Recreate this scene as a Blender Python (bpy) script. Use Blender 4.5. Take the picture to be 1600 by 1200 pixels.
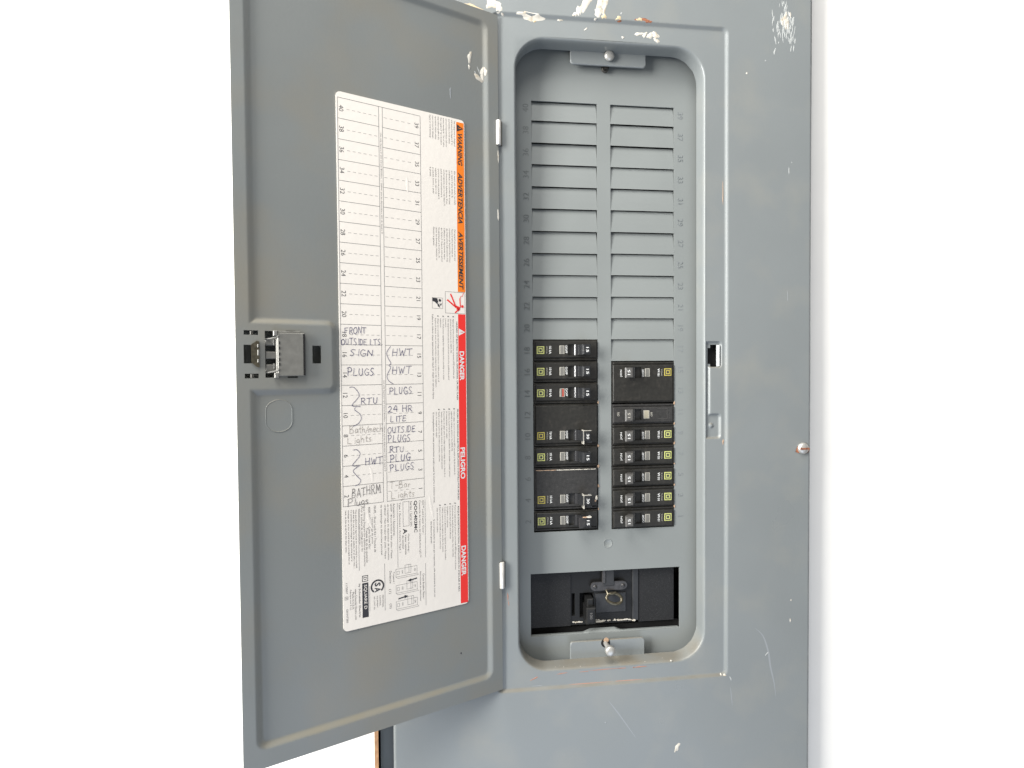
import bpy, bmesh, math, random
import numpy as np
from mathutils import Matrix, Vector
S = 0.001                       # all builder coordinates are millimetres
for o in list(bpy.data.objects): bpy.data.objects.remove(o)
scene = bpy.context.scene
C = scene.collection

# ------------------------------------------------------------ camera
cam = bpy.data.cameras.new('camera'); cam_o = bpy.data.objects.new('camera', cam); C.objects.link(cam_o)
cam.sensor_width = 36.0; cam.lens = 870.0/1600.0*36.0; cam.clip_start = 0.02; cam.clip_end = 100
_X = np.array([7317, -75, 870.]); _X /= np.linalg.norm(_X)
_D = np.array([280, 37900, 870.]); _D -= _D@_X*_X; _D /= np.linalg.norm(_D)
_Y = np.cross(_X, _D)
R = Matrix(((_X[0], -_X[1], -_X[2]), (_Y[0], -_Y[1], -_Y[2]), (-_D[0], _D[1], _D[2])))
cam_o.matrix_world = Matrix.Translation((-45.567*S, -468.38*S, -15.75*S)) @ R.to_4x4()
scene.camera = cam_o

# ------------------------------------------------------------ light
world = bpy.data.worlds.new('World'); scene.world = world; world.use_nodes = True
bg = world.node_tree.nodes['Background']
bg.inputs[0].default_value = (1.0, 0.985, 0.96, 1); bg.inputs[1].default_value = 0.34
def area(name, loc, target, size, power, col, size_y=None):
    l = bpy.data.lights.new(name, 'AREA'); l.shape = 'RECTANGLE'; l.size = size; l.size_y = size_y or size
    l.energy = power; l.color = col
    o = bpy.data.objects.new(name, l); C.objects.link(o); o.location = loc
    o.rotation_euler = (Vector(target)-Vector(loc)).to_track_quat('-Z', 'Y').to_euler()
    return o
area('window_light', (-1.25, -0.70, 0.42), (0.05, 0, 0.0), 0.55, 62, (1.0, 0.99, 0.96), 1.1)
area('ceiling_light', (-0.35, -0.70, 1.35), (0.08, 0, 0.0), 0.9, 27, (1.0, 0.985, 0.95), 0.7)
area('added_blue_fill', (0.2, -1.2, -1.5), (0.05, 0, -0.2), 1.5, 13, (0.62, 0.76, 1.0))  # added fill from below that tints the lower cover blue
scene.view_settings.view_transform = 'Standard'; scene.view_settings.look = 'None'
scene.view_settings.exposure = 0.0; scene.view_settings.gamma = 1.0

# ------------------------------------------------------------ materials
def mat(name, col, rough=0.5, metal=0.0, spec=0.5, var=0.0, vscale=30.0, bump=0.0, bscale=900.0, col2=None, c2scale=60, c2lo=0.55, c2hi=0.75, rvar=0.0, coat=0.0, dust=None):
    m = bpy.data.materials.new(name); m.use_nodes = True
    nt = m.node_tree; n = nt.nodes; p = n['Principled BSDF']
    p.inputs['Base Color'].default_value = (*col, 1); p.inputs['Roughness'].default_value = rough
    p.inputs['Metallic'].default_value = metal; p.inputs['Specular IOR Level'].default_value = spec
    if coat: p.inputs['Coat Weight'].default_value = coat; p.inputs['Coat Roughness'].default_value = .2
    tc = n.new('ShaderNodeTexCoord')
    def noise(scale, detail=4):
        t = n.new('ShaderNodeTexNoise'); t.inputs['Scale'].default_value = scale; t.inputs['Detail'].default_value = detail
        nt.links.new(tc.outputs['Object'], t.inputs['Vector']); return t
    cur = None
    if var:
        t = noise(vscale); mr = n.new('ShaderNodeMapRange'); nt.links.new(t.outputs['Fac'], mr.inputs['Value'])
        mr.inputs['From Min'].default_value = .3; mr.inputs['From Max'].default_value = .7
        mr.inputs['To Min'].default_value = 1-var; mr.inputs['To Max'].default_value = 1+var
        mx = n.new('ShaderNodeVectorMath'); mx.operation = 'SCALE'; mx.inputs[0].default_value = col
        nt.links.new(mr.outputs[0], mx.inputs['Scale']); cur = mx.outputs[0]
    if col2:
        t = noise(c2scale, 8); mr = n.new('ShaderNodeMapRange'); nt.links.new(t.outputs['Fac'], mr.inputs['Value'])
        mr.inputs['From Min'].default_value = c2lo; mr.inputs['From Max'].default_value = c2hi
        mx = n.new('ShaderNodeMix'); mx.data_type = 'RGBA'; nt.links.new(mr.outputs[0], mx.inputs['Factor'])
        if cur: nt.links.new(cur, mx.inputs['A'])
        else: mx.inputs['A'].default_value = (*col, 1)
        mx.inputs['B'].default_value = (*col2, 1); cur = mx.outputs['Result']
    if dust:                                   # dust settles on faces that look up
        ge = n.new('ShaderNodeNewGeometry'); sx = n.new('ShaderNodeSeparateXYZ'); nt.links.new(ge.outputs['Normal'], sx.inputs[0])
        mr = n.new('ShaderNodeMapRange'); nt.links.new(sx.outputs['Z'], mr.inputs['Value']); mr.inputs['From Min'].default_value = .15; mr.inputs['From Max'].default_value = .7
        t = noise(45, 6); m2 = n.new('ShaderNodeMapRange'); nt.links.new(t.outputs['Fac'], m2.inputs['Value']); m2.inputs['From Min'].default_value = .3; m2.inputs['From Max'].default_value = .65; m2.inputs['To Min'].default_value = .45
        mu = n.new('ShaderNodeMath'); mu.operation = 'MULTIPLY'; nt.links.new(mr.outputs[0], mu.inputs[0]); nt.links.new(m2.outputs[0], mu.inputs[1])
        mx = n.new('ShaderNodeMix'); mx.data_type = 'RGBA'; nt.links.new(mu.outputs[0], mx.inputs['Factor'])
        nt.links.new(cur, mx.inputs['A']); mx.inputs['B'].default_value = (*dust, 1); cur = mx.outputs['Result']
    if cur: nt.links.new(cur, p.inputs['Base Color'])
    if rvar:
        t = noise(18, 5); mr = n.new('ShaderNodeMapRange'); nt.links.new(t.outputs['Fac'], mr.inputs['Value'])
        mr.inputs['From Min'].default_value = .3; mr.inputs['From Max'].default_value = .7
        mr.inputs['To Min'].default_value = rough-rvar; mr.inputs['To Max'].default_value = rough+rvar
        nt.links.new(mr.outputs[0], p.inputs['Roughness'])
    if bump:
        t = noise(bscale, 3); b = n.new('ShaderNodeBump'); b.inputs['Strength'].default_value = bump; b.inputs['Distance'].default_value = .0003
        nt.links.new(t.outputs['Fac'], b.inputs['Height']); nt.links.new(b.outputs[0], p.inputs['Normal'])
    return m
M = dict(
  steel = mat('grey_painted_steel', (.194, .209, .210), .36, var=.03, vscale=9, bump=.16, bscale=420, rvar=.09, dust=(.17, .155, .125), col2=(.225, .23, .215), c2scale=25, c2lo=.5, c2hi=.85),
  doorsteel = mat('grey_painted_door_steel', (.193, .204, .198), .38, var=.03, vscale=8, bump=.16, bscale=420, rvar=.08, dust=(.215, .19, .135), col2=(.225, .208, .168), c2scale=14, c2lo=.45, c2hi=.8),
  dead = mat('grey_painted_inner_plate', (.203, .217, .212), .42, var=.04, vscale=16, bump=.10, bscale=420, rvar=.06),
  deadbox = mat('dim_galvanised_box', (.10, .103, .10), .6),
  stamp = mat('shade_darkened_stamp', (.135, .145, .143), .5),  # darker grey paints shade into the left digits; also colours the latch housing
  stampl = mat('glossy_stamped_digit', (.205, .22, .225), .28),
  black = mat('black_moulded_plastic', (.019, .018, .0155), .42, var=.25, vscale=300, bump=.25, bscale=2200, col2=(.045, .04, .034), c2scale=180, c2lo=.55, c2hi=.85),
  dusty = mat('dusty_black_plastic', (.024, .023, .022), .6, var=.3, vscale=300, bump=.3, bscale=2200, col2=(.16, .15, .135), c2scale=1500, c2lo=.62, c2hi=.78),
  handle = mat('black_toggle_plastic', (.020, .021, .023), .28, bump=.1, bscale=2500, col2=(.04, .038, .035), c2scale=400),
  neck = mat('glossy_toggle_drum', (.02, .02, .022), .14, spec=1.0, coat=1.0),
  greyhandle = mat('grey_toggle_plastic', (.085, .082, .078), .38, bump=.2, bscale=2500, col2=(.13, .125, .115), c2scale=500),
  main = mat('grained_black_moulding', (.013, .013, .0135), .6, bump=1.0, spec=.35, bscale=1500, col2=(.09, .09, .095), c2scale=2200, c2lo=.60, c2hi=.72),
  maindark = mat('dark_smooth_moulding', (.011, .011, .011), .45, bump=.3, spec=.35),
  mainplate = mat('charcoal_metal_plate', (.030, .031, .033), .45, spec=.4, var=.1, vscale=200),
  bracket = mat('dark_oiled_steel', (.075, .072, .072), .3, metal=.5, var=.2, vscale=300),
  void = mat('cavity_and_shadow_black', (.004, .004, .004), .8),
  window = mat('grey_trip_window', (.17, .165, .15), .25),
  windowred = mat('red_trip_flag', (.33, .06, .04), .35),
  frame = mat('pale_window_frame', (.42, .40, .35), .35),
  beige = mat('beige_trip_window', (.36, .33, .25), .35),
  yellow = mat('yellow_green_print', (.50, .52, .17), .5),
  gold = mat('golden_yellow_print', (.42, .35, .07), .5),
  white = mat('white_print', (.72, .72, .70), .5),
  ink = mat('black_print', (.03, .03, .035), .55),
  greyink = mat('thin_grey_print', (.16, .155, .15), .6),
  finerow = mat('fine_print', (.13, .12, .115), .6),
  pen = mat('dark_blue_pen', (.05, .045, .13), .5),
  pencil = mat('soft_pencil', (.30, .27, .24), .7),
  pencil2 = mat('dark_pencil', (.11, .10, .10), .7),
  paper = mat('cream_paper', (.81, .757, .69), .55, var=.02, vscale=25, bump=.25, bscale=250),
  orange = mat('orange_print', (.84, .20, .008), .6),
  red = mat('red_print', (.80, .028, .022), .6),
  chip = mat('white_wall_paint_splash', (.58, .55, .485), .45, bump=.6, bscale=700, col2=(.42, .35, .25), c2scale=220, c2lo=.5, c2hi=.75),
  cream = mat('cream_bare_patch', (.56, .45, .28), .5, bump=.6, bscale=700, col2=(.4, .3, .18), c2scale=300),
  scratch = mat('pale_scratch', (.40, .415, .405), .4),
  faint = mat('faint_scuff', (.25, .265, .275), .35),
  rust = mat('orange_rust', (.30, .115, .055), .8, col2=(.14, .05, .03), c2scale=600, c2lo=.45, c2hi=.6),
  pinkrust = mat('thin_red_rust_line', (.34, .165, .115), .7),
  clay = mat('tan_residue', (.40, .27, .18), .7),
  screw = mat('dull_zinc_screw', (.50, .49, .46), .38, metal=.6, var=.12, vscale=300),
  screwd = mat('dark_screw_thread', (.10, .095, .085), .4, metal=.8),
  zinc = mat('bright_zinc_hinge', (.72, .69, .64), .35, metal=.35, var=.1, vscale=200),
  clip = mat('dull_latch_metal', (.215, .21, .19), .42, metal=.3, var=.12, vscale=200, bump=.2),
  brass = mat('tarnished_brass', (.14, .125, .09), .34, metal=.8, var=.3, vscale=500),
  bright = mat('bright_spring_steel', (.24, .235, .22), .45, metal=.4),
  wall = mat('white_wall_paint', (.88, .86, .82), .7, bump=.3, bscale=120, var=.01),
  board = mat('brown_board_edge', (.36, .20, .10), .75, var=.3, vscale=200),
  dust = mat('pale_dust_grain', (.62, .58, .50), .9),
)

# ------------------------------------------------------------ mesh helpers
class MB:
    def __init__(s): s.v = []; s.f = []; s.mi = []; s.mats = []
    def m(s, name):
        mt = M[name]
        if mt not in s.mats: s.mats.append(mt)
        return s.mats.index(mt)
    def add(s, vs, fs, mname):
        k = len(s.v); s.v.extend([tuple(p) for p in vs]); i = s.m(mname)
        for f in fs: s.f.append(tuple(a+k for a in f)); s.mi.append(i)
    def box(s, x0, x1, y0, y1, z0, z1, mname, bev=0.0):
        # y0 is the side that faces the viewer; its rim is chamfered by bev
        b = bev
        vs = [(x0+b, y0, z0+b), (x1-b, y0, z0+b), (x1-b, y0, z1-b), (x0+b, y0, z1-b),
              (x0, y0+b, z0), (x1, y0+b, z0), (x1, y0+b, z1), (x0, y0+b, z1),
              (x0, y1, z0), (x1, y1, z0), (x1, y1, z1), (x0, y1, z1)]
        fs = [(0, 1, 2, 3), (11, 10, 9, 8)]
        for a, c in ((4, 8),):
            for i in range(4):
                j = (i+1) % 4; fs.append((c+i, c+j, a+j, a+i))
        if b:
            for i in range(4): j = (i+1) % 4; fs.append((4+i, 4+j, j, i))
        else:
            vs[4:8] = vs[0:4]; fs = [tuple(f) for f in fs]
        s.add(vs, fs, mname)
    def cells(s, xs, zs, h, mname, holes=(), wall=0.0, wallmat=None):
        xs = np.array(xs); zs = np.array(zs); nx, nz = len(xs), len(zs)
        X, Z = np.meshgrid(xs, zs); Y = h(X, Z) if callable(h) else np.full_like(X, h)
        k = len(s.v); s.v.extend(map(tuple, np.stack([X, Y, Z], -1).reshape(-1, 3)))
        cx = (xs[:-1]+xs[1:])/2; cz = (zs[:-1]+zs[1:])/2; CX, CZ = np.meshgrid(cx, cz)
        keep = np.ones_like(CX, bool)
        for (a, b, c, d) in holes: keep &= ~((CX > a) & (CX < b) & (CZ > c) & (CZ < d))
        mi = s.m(mname); wi = s.m(wallmat) if wallmat else mi
        J, I = np.nonzero(keep)
        for j, i in zip(J.tolist(), I.tolist()):
            a = k+j*nx+i; s.f.append((a, a+1, a+1+nx, a+nx)); s.mi.append(mi)
        if wall:
            def addw(a, b):
                p, q = s.v[a], s.v[b]; n = len(s.v)
                s.v += [(p[0], p[1]+wall, p[2]), (q[0], q[1]+wall, q[2])]
                s.f.append((b, a, n, n+1)); s.mi.append(wi)
            K = np.pad(keep, 1)
            for j in range(nz-1):
                for i in range(nx-1):
                    if not keep[j, i]: continue
                    a = k+j*nx+i
                    if not K[j, i+1]: addw(a, a+1)
                    if not K[j+2, i+1]: addw(a+1+nx, a+nx)
                    if not K[j+1, i]: addw(a+nx, a)
                    if not K[j+1, i+2]: addw(a+1, a+1+nx)
    def prism(s, poly, axis, a, b, mname):
        # poly list of 2D points; axis 'x': poly=(y,z); 'z': poly=(x,y); 'y': poly=(x,z)
        def P(p, t): return {'x': (t, p[0], p[1]), 'z': (p[0], p[1], t), 'y': (p[0], t, p[1])}[axis]
        n = len(poly); vs = [P(p, a) for p in poly]+[P(p, b) for p in poly]
        fs = [tuple(range(n)), tuple(range(2*n-1, n-1, -1))]+[(i, i+n, (i+1) % n+n, (i+1) % n) for i in range(n)]
        s.add(vs, fs, mname)
    def lathe(s, c, prof, mname, axis=(0, -1, 0), n=20):
        # prof: (radius, distance along axis)
        ax = Vector(axis).normalized(); u = ax.orthogonal().normalized(); w = ax.cross(u)
        vs = []; fs = []
        for r, t in prof:
            for i in range(n):
                a = 2*math.pi*i/n; vs.append(Vector(c)+ax*t+(u*math.cos(a)+w*math.sin(a))*r)
        for k in range(len(prof)-1):
            for i in range(n):
                j = (i+1) % n; fs.append((k*n+i, k*n+j, (k+1)*n+j, (k+1)*n+i))
        fs.append(tuple((len(prof)-1)*n+i for i in range(n))); fs.append(tuple(n-1-i for i in range(n)))
        s.add(vs, fs, mname)
    def tube(s, pts, r, mname, n=8):
        pts = [Vector(p) for p in pts]; vs = []; fs = []
        for i, p in enumerate(pts):
            t = (pts[min(i+1, len(pts)-1)]-pts[max(i-1, 0)]).normalized()
            u = t.cross(Vector((.13, 1, .21))).normalized(); w = t.cross(u)
            for k in range(n):
                a = 2*math.pi*k/n; vs.append(p+(u*math.cos(a)+w*math.sin(a))*r)
        for i in range(len(pts)-1):
            for k in range(n):
                j = (k+1) % n; fs.append((i*n+k, i*n+j, (i+1)*n+j, (i+1)*n+k))
        fs += [tuple(range(n-1, -1, -1)), tuple((len(pts)-1)*n+k for k in range(n))]
        s.add(vs, fs, mname)
    def blob(s, cx, cz, y, rx, rz, ang, seed, mname, th=.12, n=18, rough=.35):
        rnd = random.Random(seed); pts = []
        ca, sa = math.cos(math.radians(ang)), math.sin(math.radians(ang))
        ph = [rnd.uniform(0, 6.28) for _ in range(4)]
        for i in range(n):
            a = 2*math.pi*i/n
            k = 1+rough*(.5*math.sin(2*a+ph[0])+.4*math.sin(3*a+ph[1])+.3*math.sin(5*a+ph[2]))+rnd.uniform(-rough, rough)*.4
            px, pz = rx*k*math.cos(a), rz*k*math.sin(a)
            pts.append((cx+px*ca-pz*sa, cz+px*sa+pz*ca))
        yf = y if callable(y) else (lambda a, b: y)
        yc = yf(cx, cz)-th
        vs = [(cx, yc, cz)]+[(cx+(a-cx)*.86, yf(a, b)-th*.9, cz+(b-cz)*.86) for a, b in pts]+[(a, yf(a, b)+.02, b) for a, b in pts]
        fs = [(0, 1+i, 1+(i+1) % n) for i in range(n)]+[(1+i, 1+n+i, 1+n+(i+1) % n, 1+(i+1) % n) for i in range(n)]
        s.add(vs, fs, mname)
    def build(s, name, parent=None, smooth=None, label=None, kind=None):
        me = bpy.data.meshes.new(name)
        me.from_pydata([(p[0]*S, p[1]*S, p[2]*S) for p in s.v], [], s.f)
        for m_ in s.mats: me.materials.append(m_)
        me.polygons.foreach_set('material_index', s.mi)
        if smooth is not None:
            me.polygons.foreach_set('use_smooth', [True]*len(s.f))
            me.update(); me.set_sharp_from_angle(angle=math.radians(smooth))
        me.update()
        o = bpy.data.objects.new(name, me); C.objects.link(o)
        if parent: o.parent = parent
        if label: o['label'] = label
        if kind: o['kind'] = kind
        return o
def thing(name, label, cat, loc=(0, 0, 0), group=None, rz=0):
    o = bpy.data.objects.new(name, None); C.objects.link(o); o.empty_display_size = .02
    o.location = [a*S for a in loc]; o.rotation_euler = (0, 0, rz); o['label'] = label; o['category'] = cat
    if group: o['group'] = group
    return o
def lines(a, b, base, dense=(), extra=()):
    L = set(np.round(np.linspace(a, b, max(2, int(abs(b-a)/base)+1)), 4))
    for c, hw, st in dense:
        for t in np.arange(c-hw, c+hw+1e-6, st):
            if a <= t <= b: L.add(round(float(t), 4))
    L |= {round(float(e), 4) for e in extra}
    L = sorted(L); out = [L[0]]; ex = {round(float(e), 4) for e in extra} | {round(a, 4), round(b, 4)}
    for t in L[1:]:
        if t-out[-1] < .25:
            if t in ex:
                if out[-1] in ex: out.append(t)
                else: out[-1] = t
        else: out.append(t)
    return out
def sdf(X, Z, x0, x1, z0, z1, r):
    cx, cz, hx, hz = (x0+x1)/2, (z0+z1)/2, (x1-x0)/2-r, (z1-z0)/2-r
    qx = np.abs(X-cx)-hx; qz = np.abs(Z-cz)-hz
    return np.hypot(np.maximum(qx, 0), np.maximum(qz, 0))+np.minimum(np.maximum(qx, qz), 0)-r
def sstep(t): t = np.clip(t, 0, 1); return t*t*(3-2*t)

# ---- lettering: outlines of the built-in font, laid on a plane
_cache = {}
def glyphs(body, bold=0.0, shear=0.0, res=2, spacing=1.0):
    key = (body, bold, shear, res, spacing)
    if key in _cache: return _cache[key]
    cu = bpy.data.curves.new('t', 'FONT'); cu.body = body; cu.size = 1; cu.offset = bold; cu.shear = shear
    cu.resolution_u = res; cu.space_character = spacing
    ob = bpy.data.objects.new('t', cu); C.objects.link(ob); bpy.context.view_layer.update()
    me = ob.evaluated_get(bpy.context.evaluated_depsgraph_get()).to_mesh()
    v = np.array([tuple(p.co) for p in me.vertices]); f = [tuple(p.vertices) for p in me.polygons]
    ob.to_mesh_clear(); bpy.data.objects.remove(ob); bpy.data.curves.remove(cu)
    v = v[:, :2]; lo, hi = v.min(0), v.max(0)
    _cache[key] = (v, f, lo, hi); return _cache[key]
def put(mb, body, mname, o, xd, yd, w=None, h=None, bold=0.0, shear=0.0, res=2, lift=0.0, align='c', spacing=1.0):
    """o: anchor (mm) at the centre ('c') or at the left-centre ('l'); xd/yd: reading direction and up direction"""
    v, f, lo, hi = glyphs(body, bold, shear, res, spacing)
    sz = hi-lo; sx = (w/sz[0]) if w else None; sy = (h/sz[1]) if h else None
    sx = sx or sy; sy = sy or sx
    c = (lo+hi)/2
    if align == 'l': c = np.array([lo[0], c[1]])
    xd = np.array(xd, float); yd = np.array(yd, float); o = np.array(o, float)
    P = o+((v[:, :1]-c[0])*sx)*xd+((v[:, 1:]-c[1])*sy)*yd
    if lift:                                   # raised characters with side walls
        n = len(P); vs = [tuple(p+np.array((0, -lift, 0))) for p in P]+[tuple(p) for p in P]
        from collections import Counter
        e = Counter(); d = {}
        for a in f:
            for i in range(len(a)):
                q = (a[i], a[(i+1) % len(a)]); e[tuple(sorted(q))] += 1; d[tuple(sorted(q))] = q
        fs = list(f)+[(d[k][1], d[k][0], d[k][0]+n, d[k][1]+n) for k, c_ in e.items() if c_ == 1]
        mb.add(vs, fs, mname)
    else: mb.add(P, f, mname)
DOWN = dict(xd=(0, 0, -1), yd=(1, 0, 0))       # reads downwards, tops to the right
UP = dict(xd=(0, 0, 1), yd=(-1, 0, 0))         # reads upwards, tops to the left
FLAT = dict(xd=(1, 0, 0), yd=(0, 0, 1))
def ribbon(mb, pts, w, mname, y):
    """flat pen stroke through (x,z) points at depth y"""
    n = len(pts); vs = []
    for i, p in enumerate(pts):
        a = pts[max(i-1, 0)]; b = pts[min(i+1, n-1)]
        dx, dz = b[0]-a[0], b[1]-a[1]; L = math.hypot(dx, dz) or 1
        nx, nz = -dz/L*w/2, dx/L*w/2
        vs += [(p[0]+nx, y, p[1]+nz), (p[0]-nx, y, p[1]-nz)]
    mb.add(vs, [(2*i+1, 2*i+3, 2*i+2, 2*i) for i in range(n-1)], mname)
def curve(pts, k=6):
    out = []
    P = [pts[0]]+list(pts)+[pts[-1]]
    for i in range(1, len(P)-2):
        p0, p1, p2, p3 = P[i-1:i+3]
        for j in range(k):
            t = j/k
            out.append(tuple(.5*((2*p1[q])+(-p0[q]+p2[q])*t+(2*p0[q]-5*p1[q]+4*p2[q]-p3[q])*t*t+(-p0[q]+3*p1[q]-3*p2[q]+p3[q])*t**3) for q in (0, 1)))
    out.append(pts[-1]); return out
# one-stroke hand alphabet (unit box, y up)
HF = {
 'A': [[(0, 0), (.42, 1), (.85, 0)], [(.15, .35), (.72, .38)]],
 'B': [[(.05, 0), (.08, 1)], ['c', (.0, .97), (.5, 1), (.6, .75), (.1, .55)], ['c', (.1, .55), (.65, .5), (.7, .1), (0, 0)]],
 'D': [[(.1, 1), (.1, 0)], ['c', (-.05, .95), (.55, .95), (.75, .5), (.45, .05), (0, 0)]],
 'E': [[(.7, 1), (.08, .97), (.08, .02), (.75, .05)], [(.08, .52), (.6, .55)]],
 'F': [[(.05, 0), (.05, .95), (.75, 1)], [(.05, .55), (.55, .58)]],
 'G': [['c', (.8, .85), (.4, 1.02), (.02, .5), (.35, 0), (.75, .1), (.75, .4)], [(.45, .42), (.95, .42)]],
 'H': [[(.08, 1), (.05, 0)], [(.75, 1), (.72, 0)], [(.05, .5), (.75, .52)]],
 'I': [[(.3, 1), (.28, 0)]],
 'L': [[(.1, 1), (.08, .03), (.7, .02)]],
 'M': [[(0, 0), (.1, 1), (.42, .3), (.78, 1), (.88, 0)]],
 'N': [[(.02, 0), (.06, 1), (.72, .02), (.78, 1.02)]],
 'O': [['c', (.35, 1), (.0, .7), (.05, .15), (.45, 0), (.8, .4), (.65, .9), (.3, .98)]],
 'P': [[(.1, 0), (.08, 1)], ['c', (-.1, .92), (.45, 1.05), (.75, .75), (.45, .48), (.1, .48)]],
 'R': [[(.08, 0), (.08, 1)], ['c', (-.05, .95), (.5, 1), (.65, .75), (.4, .5), (.08, .48)], [(.3, .48), (.8, 0)]],
 'S': [['c', (.75, .9), (.4, 1.02), (.1, .75), (.4, .5), (.65, .25), (.35, 0), (.0, .1)]],
 'T': [[(-.05, .93), (.85, 1)], [(.4, .97), (.36, 0)]],
 'U': [['c', (.08, 1), (.05, .4), (.3, .02), (.62, .2), (.68, 1)]],
 'W': [[(.0, 1), (.25, .02), (.5, .75), (.7, .03), (1.0, 1)]],
 '2': [['c', (.05, .75), (.35, 1), (.6, .75), (.4, .35), (.0, .02), (.3, .1), (.8, .0)]],
 '4': [[(.45, 1), (.0, .4), (.75, .42)], [(.6, .95), (.58, 0)]],
 'a': [['c', (.55, .5), (.25, .58), (.05, .3), (.2, .02), (.5, .2), (.55, .52), (.55, .1), (.65, 0)]],
 't': [[(.25, .95), (.25, .05), (.4, .0)], [(.0, .6), (.5, .62)]],
 'h': [[(.1, 1), (.08, 0)], ['c', (.08, .3), (.3, .55), (.5, .4), (.5, 0)]],
 'm': [[(.05, .5), (.05, 0)], ['c', (.05, .3), (.25, .55), (.35, .3), (.35, 0)], ['c', (.35, .3), (.55, .55), (.7, .3), (.7, 0)]],
 'e': [['c', (.08, .28), (.5, .32), (.4, .55), (.1, .45), (.1, .1), (.35, 0), (.55, .12)]],
 'c': [['c', (.5, .48), (.25, .55), (.05, .25), (.25, 0), (.55, .1)]],
 'd': [['c', (.5, .45), (.2, .55), (.05, .25), (.25, 0), (.5, .2)], [(.52, 1), (.5, 0)]],
 'i': [[(.2, .5), (.2, 0)], [(.2, .72), (.24, .78)]],
 'g': [['c', (.5, .45), (.25, .55), (.05, .25), (.25, .02), (.5, .2)], ['c', (.52, .5), (.5, -.2), (.3, -.4), (.0, -.25)]],
 's': [['c', (.45, .5), (.2, .55), (.1, .38), (.4, .2), (.3, .0), (.0, .05)]],
 'r': [[(.1, .5), (.1, 0)], ['c', (.1, .3), (.25, .5), (.45, .48)]],
 'o': [['c', (.3, .52), (.05, .35), (.15, .02), (.45, .1), (.48, .42), (.28, .52)]],
 'l': [[(.15, 1), (.13, .05)]],
 'u': [['c', (.05, .5), (.08, .05), (.35, .05), (.48, .5), (.5, .2), (.6, 0)]],
 '/': [[(.0, -.15), (.5, 1.05)]], '-': [[(.05, .5), (.5, .52)]], '.': [[(.1, .02), (.2, .06)]], ' ': [],
}
HW = {'I': .45, 'i': .38, 'l': .32, 't': .55, '/': .5, '-': .6, '.': .3, ' ': .55, 'W': 1.2, 'M': 1.1, 'm': .85, 'a': .72, 'h': .65, 'e': .62, 'c': .62, 'd': .66, 'g': .65, 's': .58, 'r': .5, 'o': .62, 'u': .68}
def handwrite(mb, text, x0, x1, zb, zslope, h, w, mname, y, seed):
    rnd = random.Random(seed); tot = sum(HW.get(c, .98) for c in text)-.1; k = (x1-x0)/tot; cx = x0
    for c in text:
        dz = rnd.uniform(-.05, .05)*h; sc = rnd.uniform(.92, 1.08); sl = rnd.uniform(-.04, .12)
        for st in HF[c]:
            sm = st[0] == 'c'; pts = st[1:] if sm else st
            kk = min(k, h*1.15)
            pts = [(cx+(p[0]+sl*p[1])*k*.92+rnd.uniform(-.03, .03)*kk, zb+dz+zslope*(cx-x0)/(x1-x0)+p[1]*h*sc+rnd.uniform(-.03, .03)*h) for p in pts]
            ww = w*rnd.uniform(.85, 1.2)
            if sm: ribbon(mb, curve(pts), ww, mname, y)
            else:
                for j in range(len(pts)-1):
                    a, b = pts[j], pts[j+1]; L = math.hypot(b[0]-a[0], b[1]-a[1]) or 1; ex_, ez_ = (b[0]-a[0])/L*ww*.4, (b[1]-a[1])/L*ww*.4
                    ribbon(mb, [(a[0]-ex_, a[1]-ez_), (b[0]+ex_, b[1]+ez_)], ww, mname, y-.006*(j+1))
        cx += HW.get(c, .98)*k

# ================================================================ SETTING
CAV = (-105.6, 256, -395, 385)                     # opening cut in the wall for the box of the panel
wall_mb = MB(); wall_mb.cells([-3000, -105.6, 256, 3000], [-2400, -395, 385, 1800], 14, 'wall', holes=[CAV], wall=100)
o = wall_mb.build('wall'); o['kind'] = 'structure'
bb = MB(); bb.cells([-108.8, -105.6, 256, 270], [-440, -395, 385, 430], 8.5, 'board', holes=[CAV], wall=5.4)
o = bb.build('backing_board'); o['label'] = 'thin brown board edge showing behind the lower left edge of the grey panel'; o['category'] = 'board'

# ================================================================ PANEL
panel = thing('electrical_panel', 'grey painted steel breaker panel with its door open and scuffed, paint-splashed front', 'electrical panel', (98, 14, -420))
PZ = 420; PX = -98; PY = -14
holder = Matrix.Translation((PX*S, PY*S, PZ*S))
def under(o):                                  # children are modelled in world mm
    o.parent = panel; o.matrix_parent_inverse = holder; return o
# ---- cover: flat sheet, pressed pocket round the door opening, rolled-in lip
HX0, HX1, HZ0, HZ1 = 13.4, 182.8, -275.5, 265.5
def cover_h(X, Z):
    d = sdf(X, Z, -2.5, 199.8, -287.6, 279.9, 3.0)
    y = -1.9*sstep((d+.3)/3.4)
    # pressed seat for the door catch
    a = np.minimum(np.minimum(sdf(X, Z, 180, 197.0, -13.5, 8.8, 2.5), sdf(X, Z, 176, 186.2, -75, 8, 2.5)), sdf(X, Z, 180, 196.3, -76.5, -55.3, 2.5))
    y = y+2.0*sstep(-(a-.9)/2.2)*(d < 4)
    b = np.hypot(X-188.2, Z+65.3); y = y-1.2*np.exp(-(b/1.9)**4)
    # the sheet is not perfectly flat
    y = y+.22*np.sin(X/61+.7)*np.cos(Z/83+.4)+.10*np.sin(X/23+Z/37)
    e = sdf(X, Z, -92, 281.5, -420, 412, 4); y = y+1.6*sstep((e+2.2)/2.6)
    return y
slotA, slotB = (187.6, 193.4, -13.2, 6.4), (185.2, 187.6, -10.6, 3.6)
xs = lines(-92, 281.5, 7, [(-1, 5.5, .5), (201, 5.5, .5), (189, 11, .6), (-90, 3, .6), (280, 3, .6)], [HX0-.0, HX1, 185.2, 187.6, 193.4])
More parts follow.
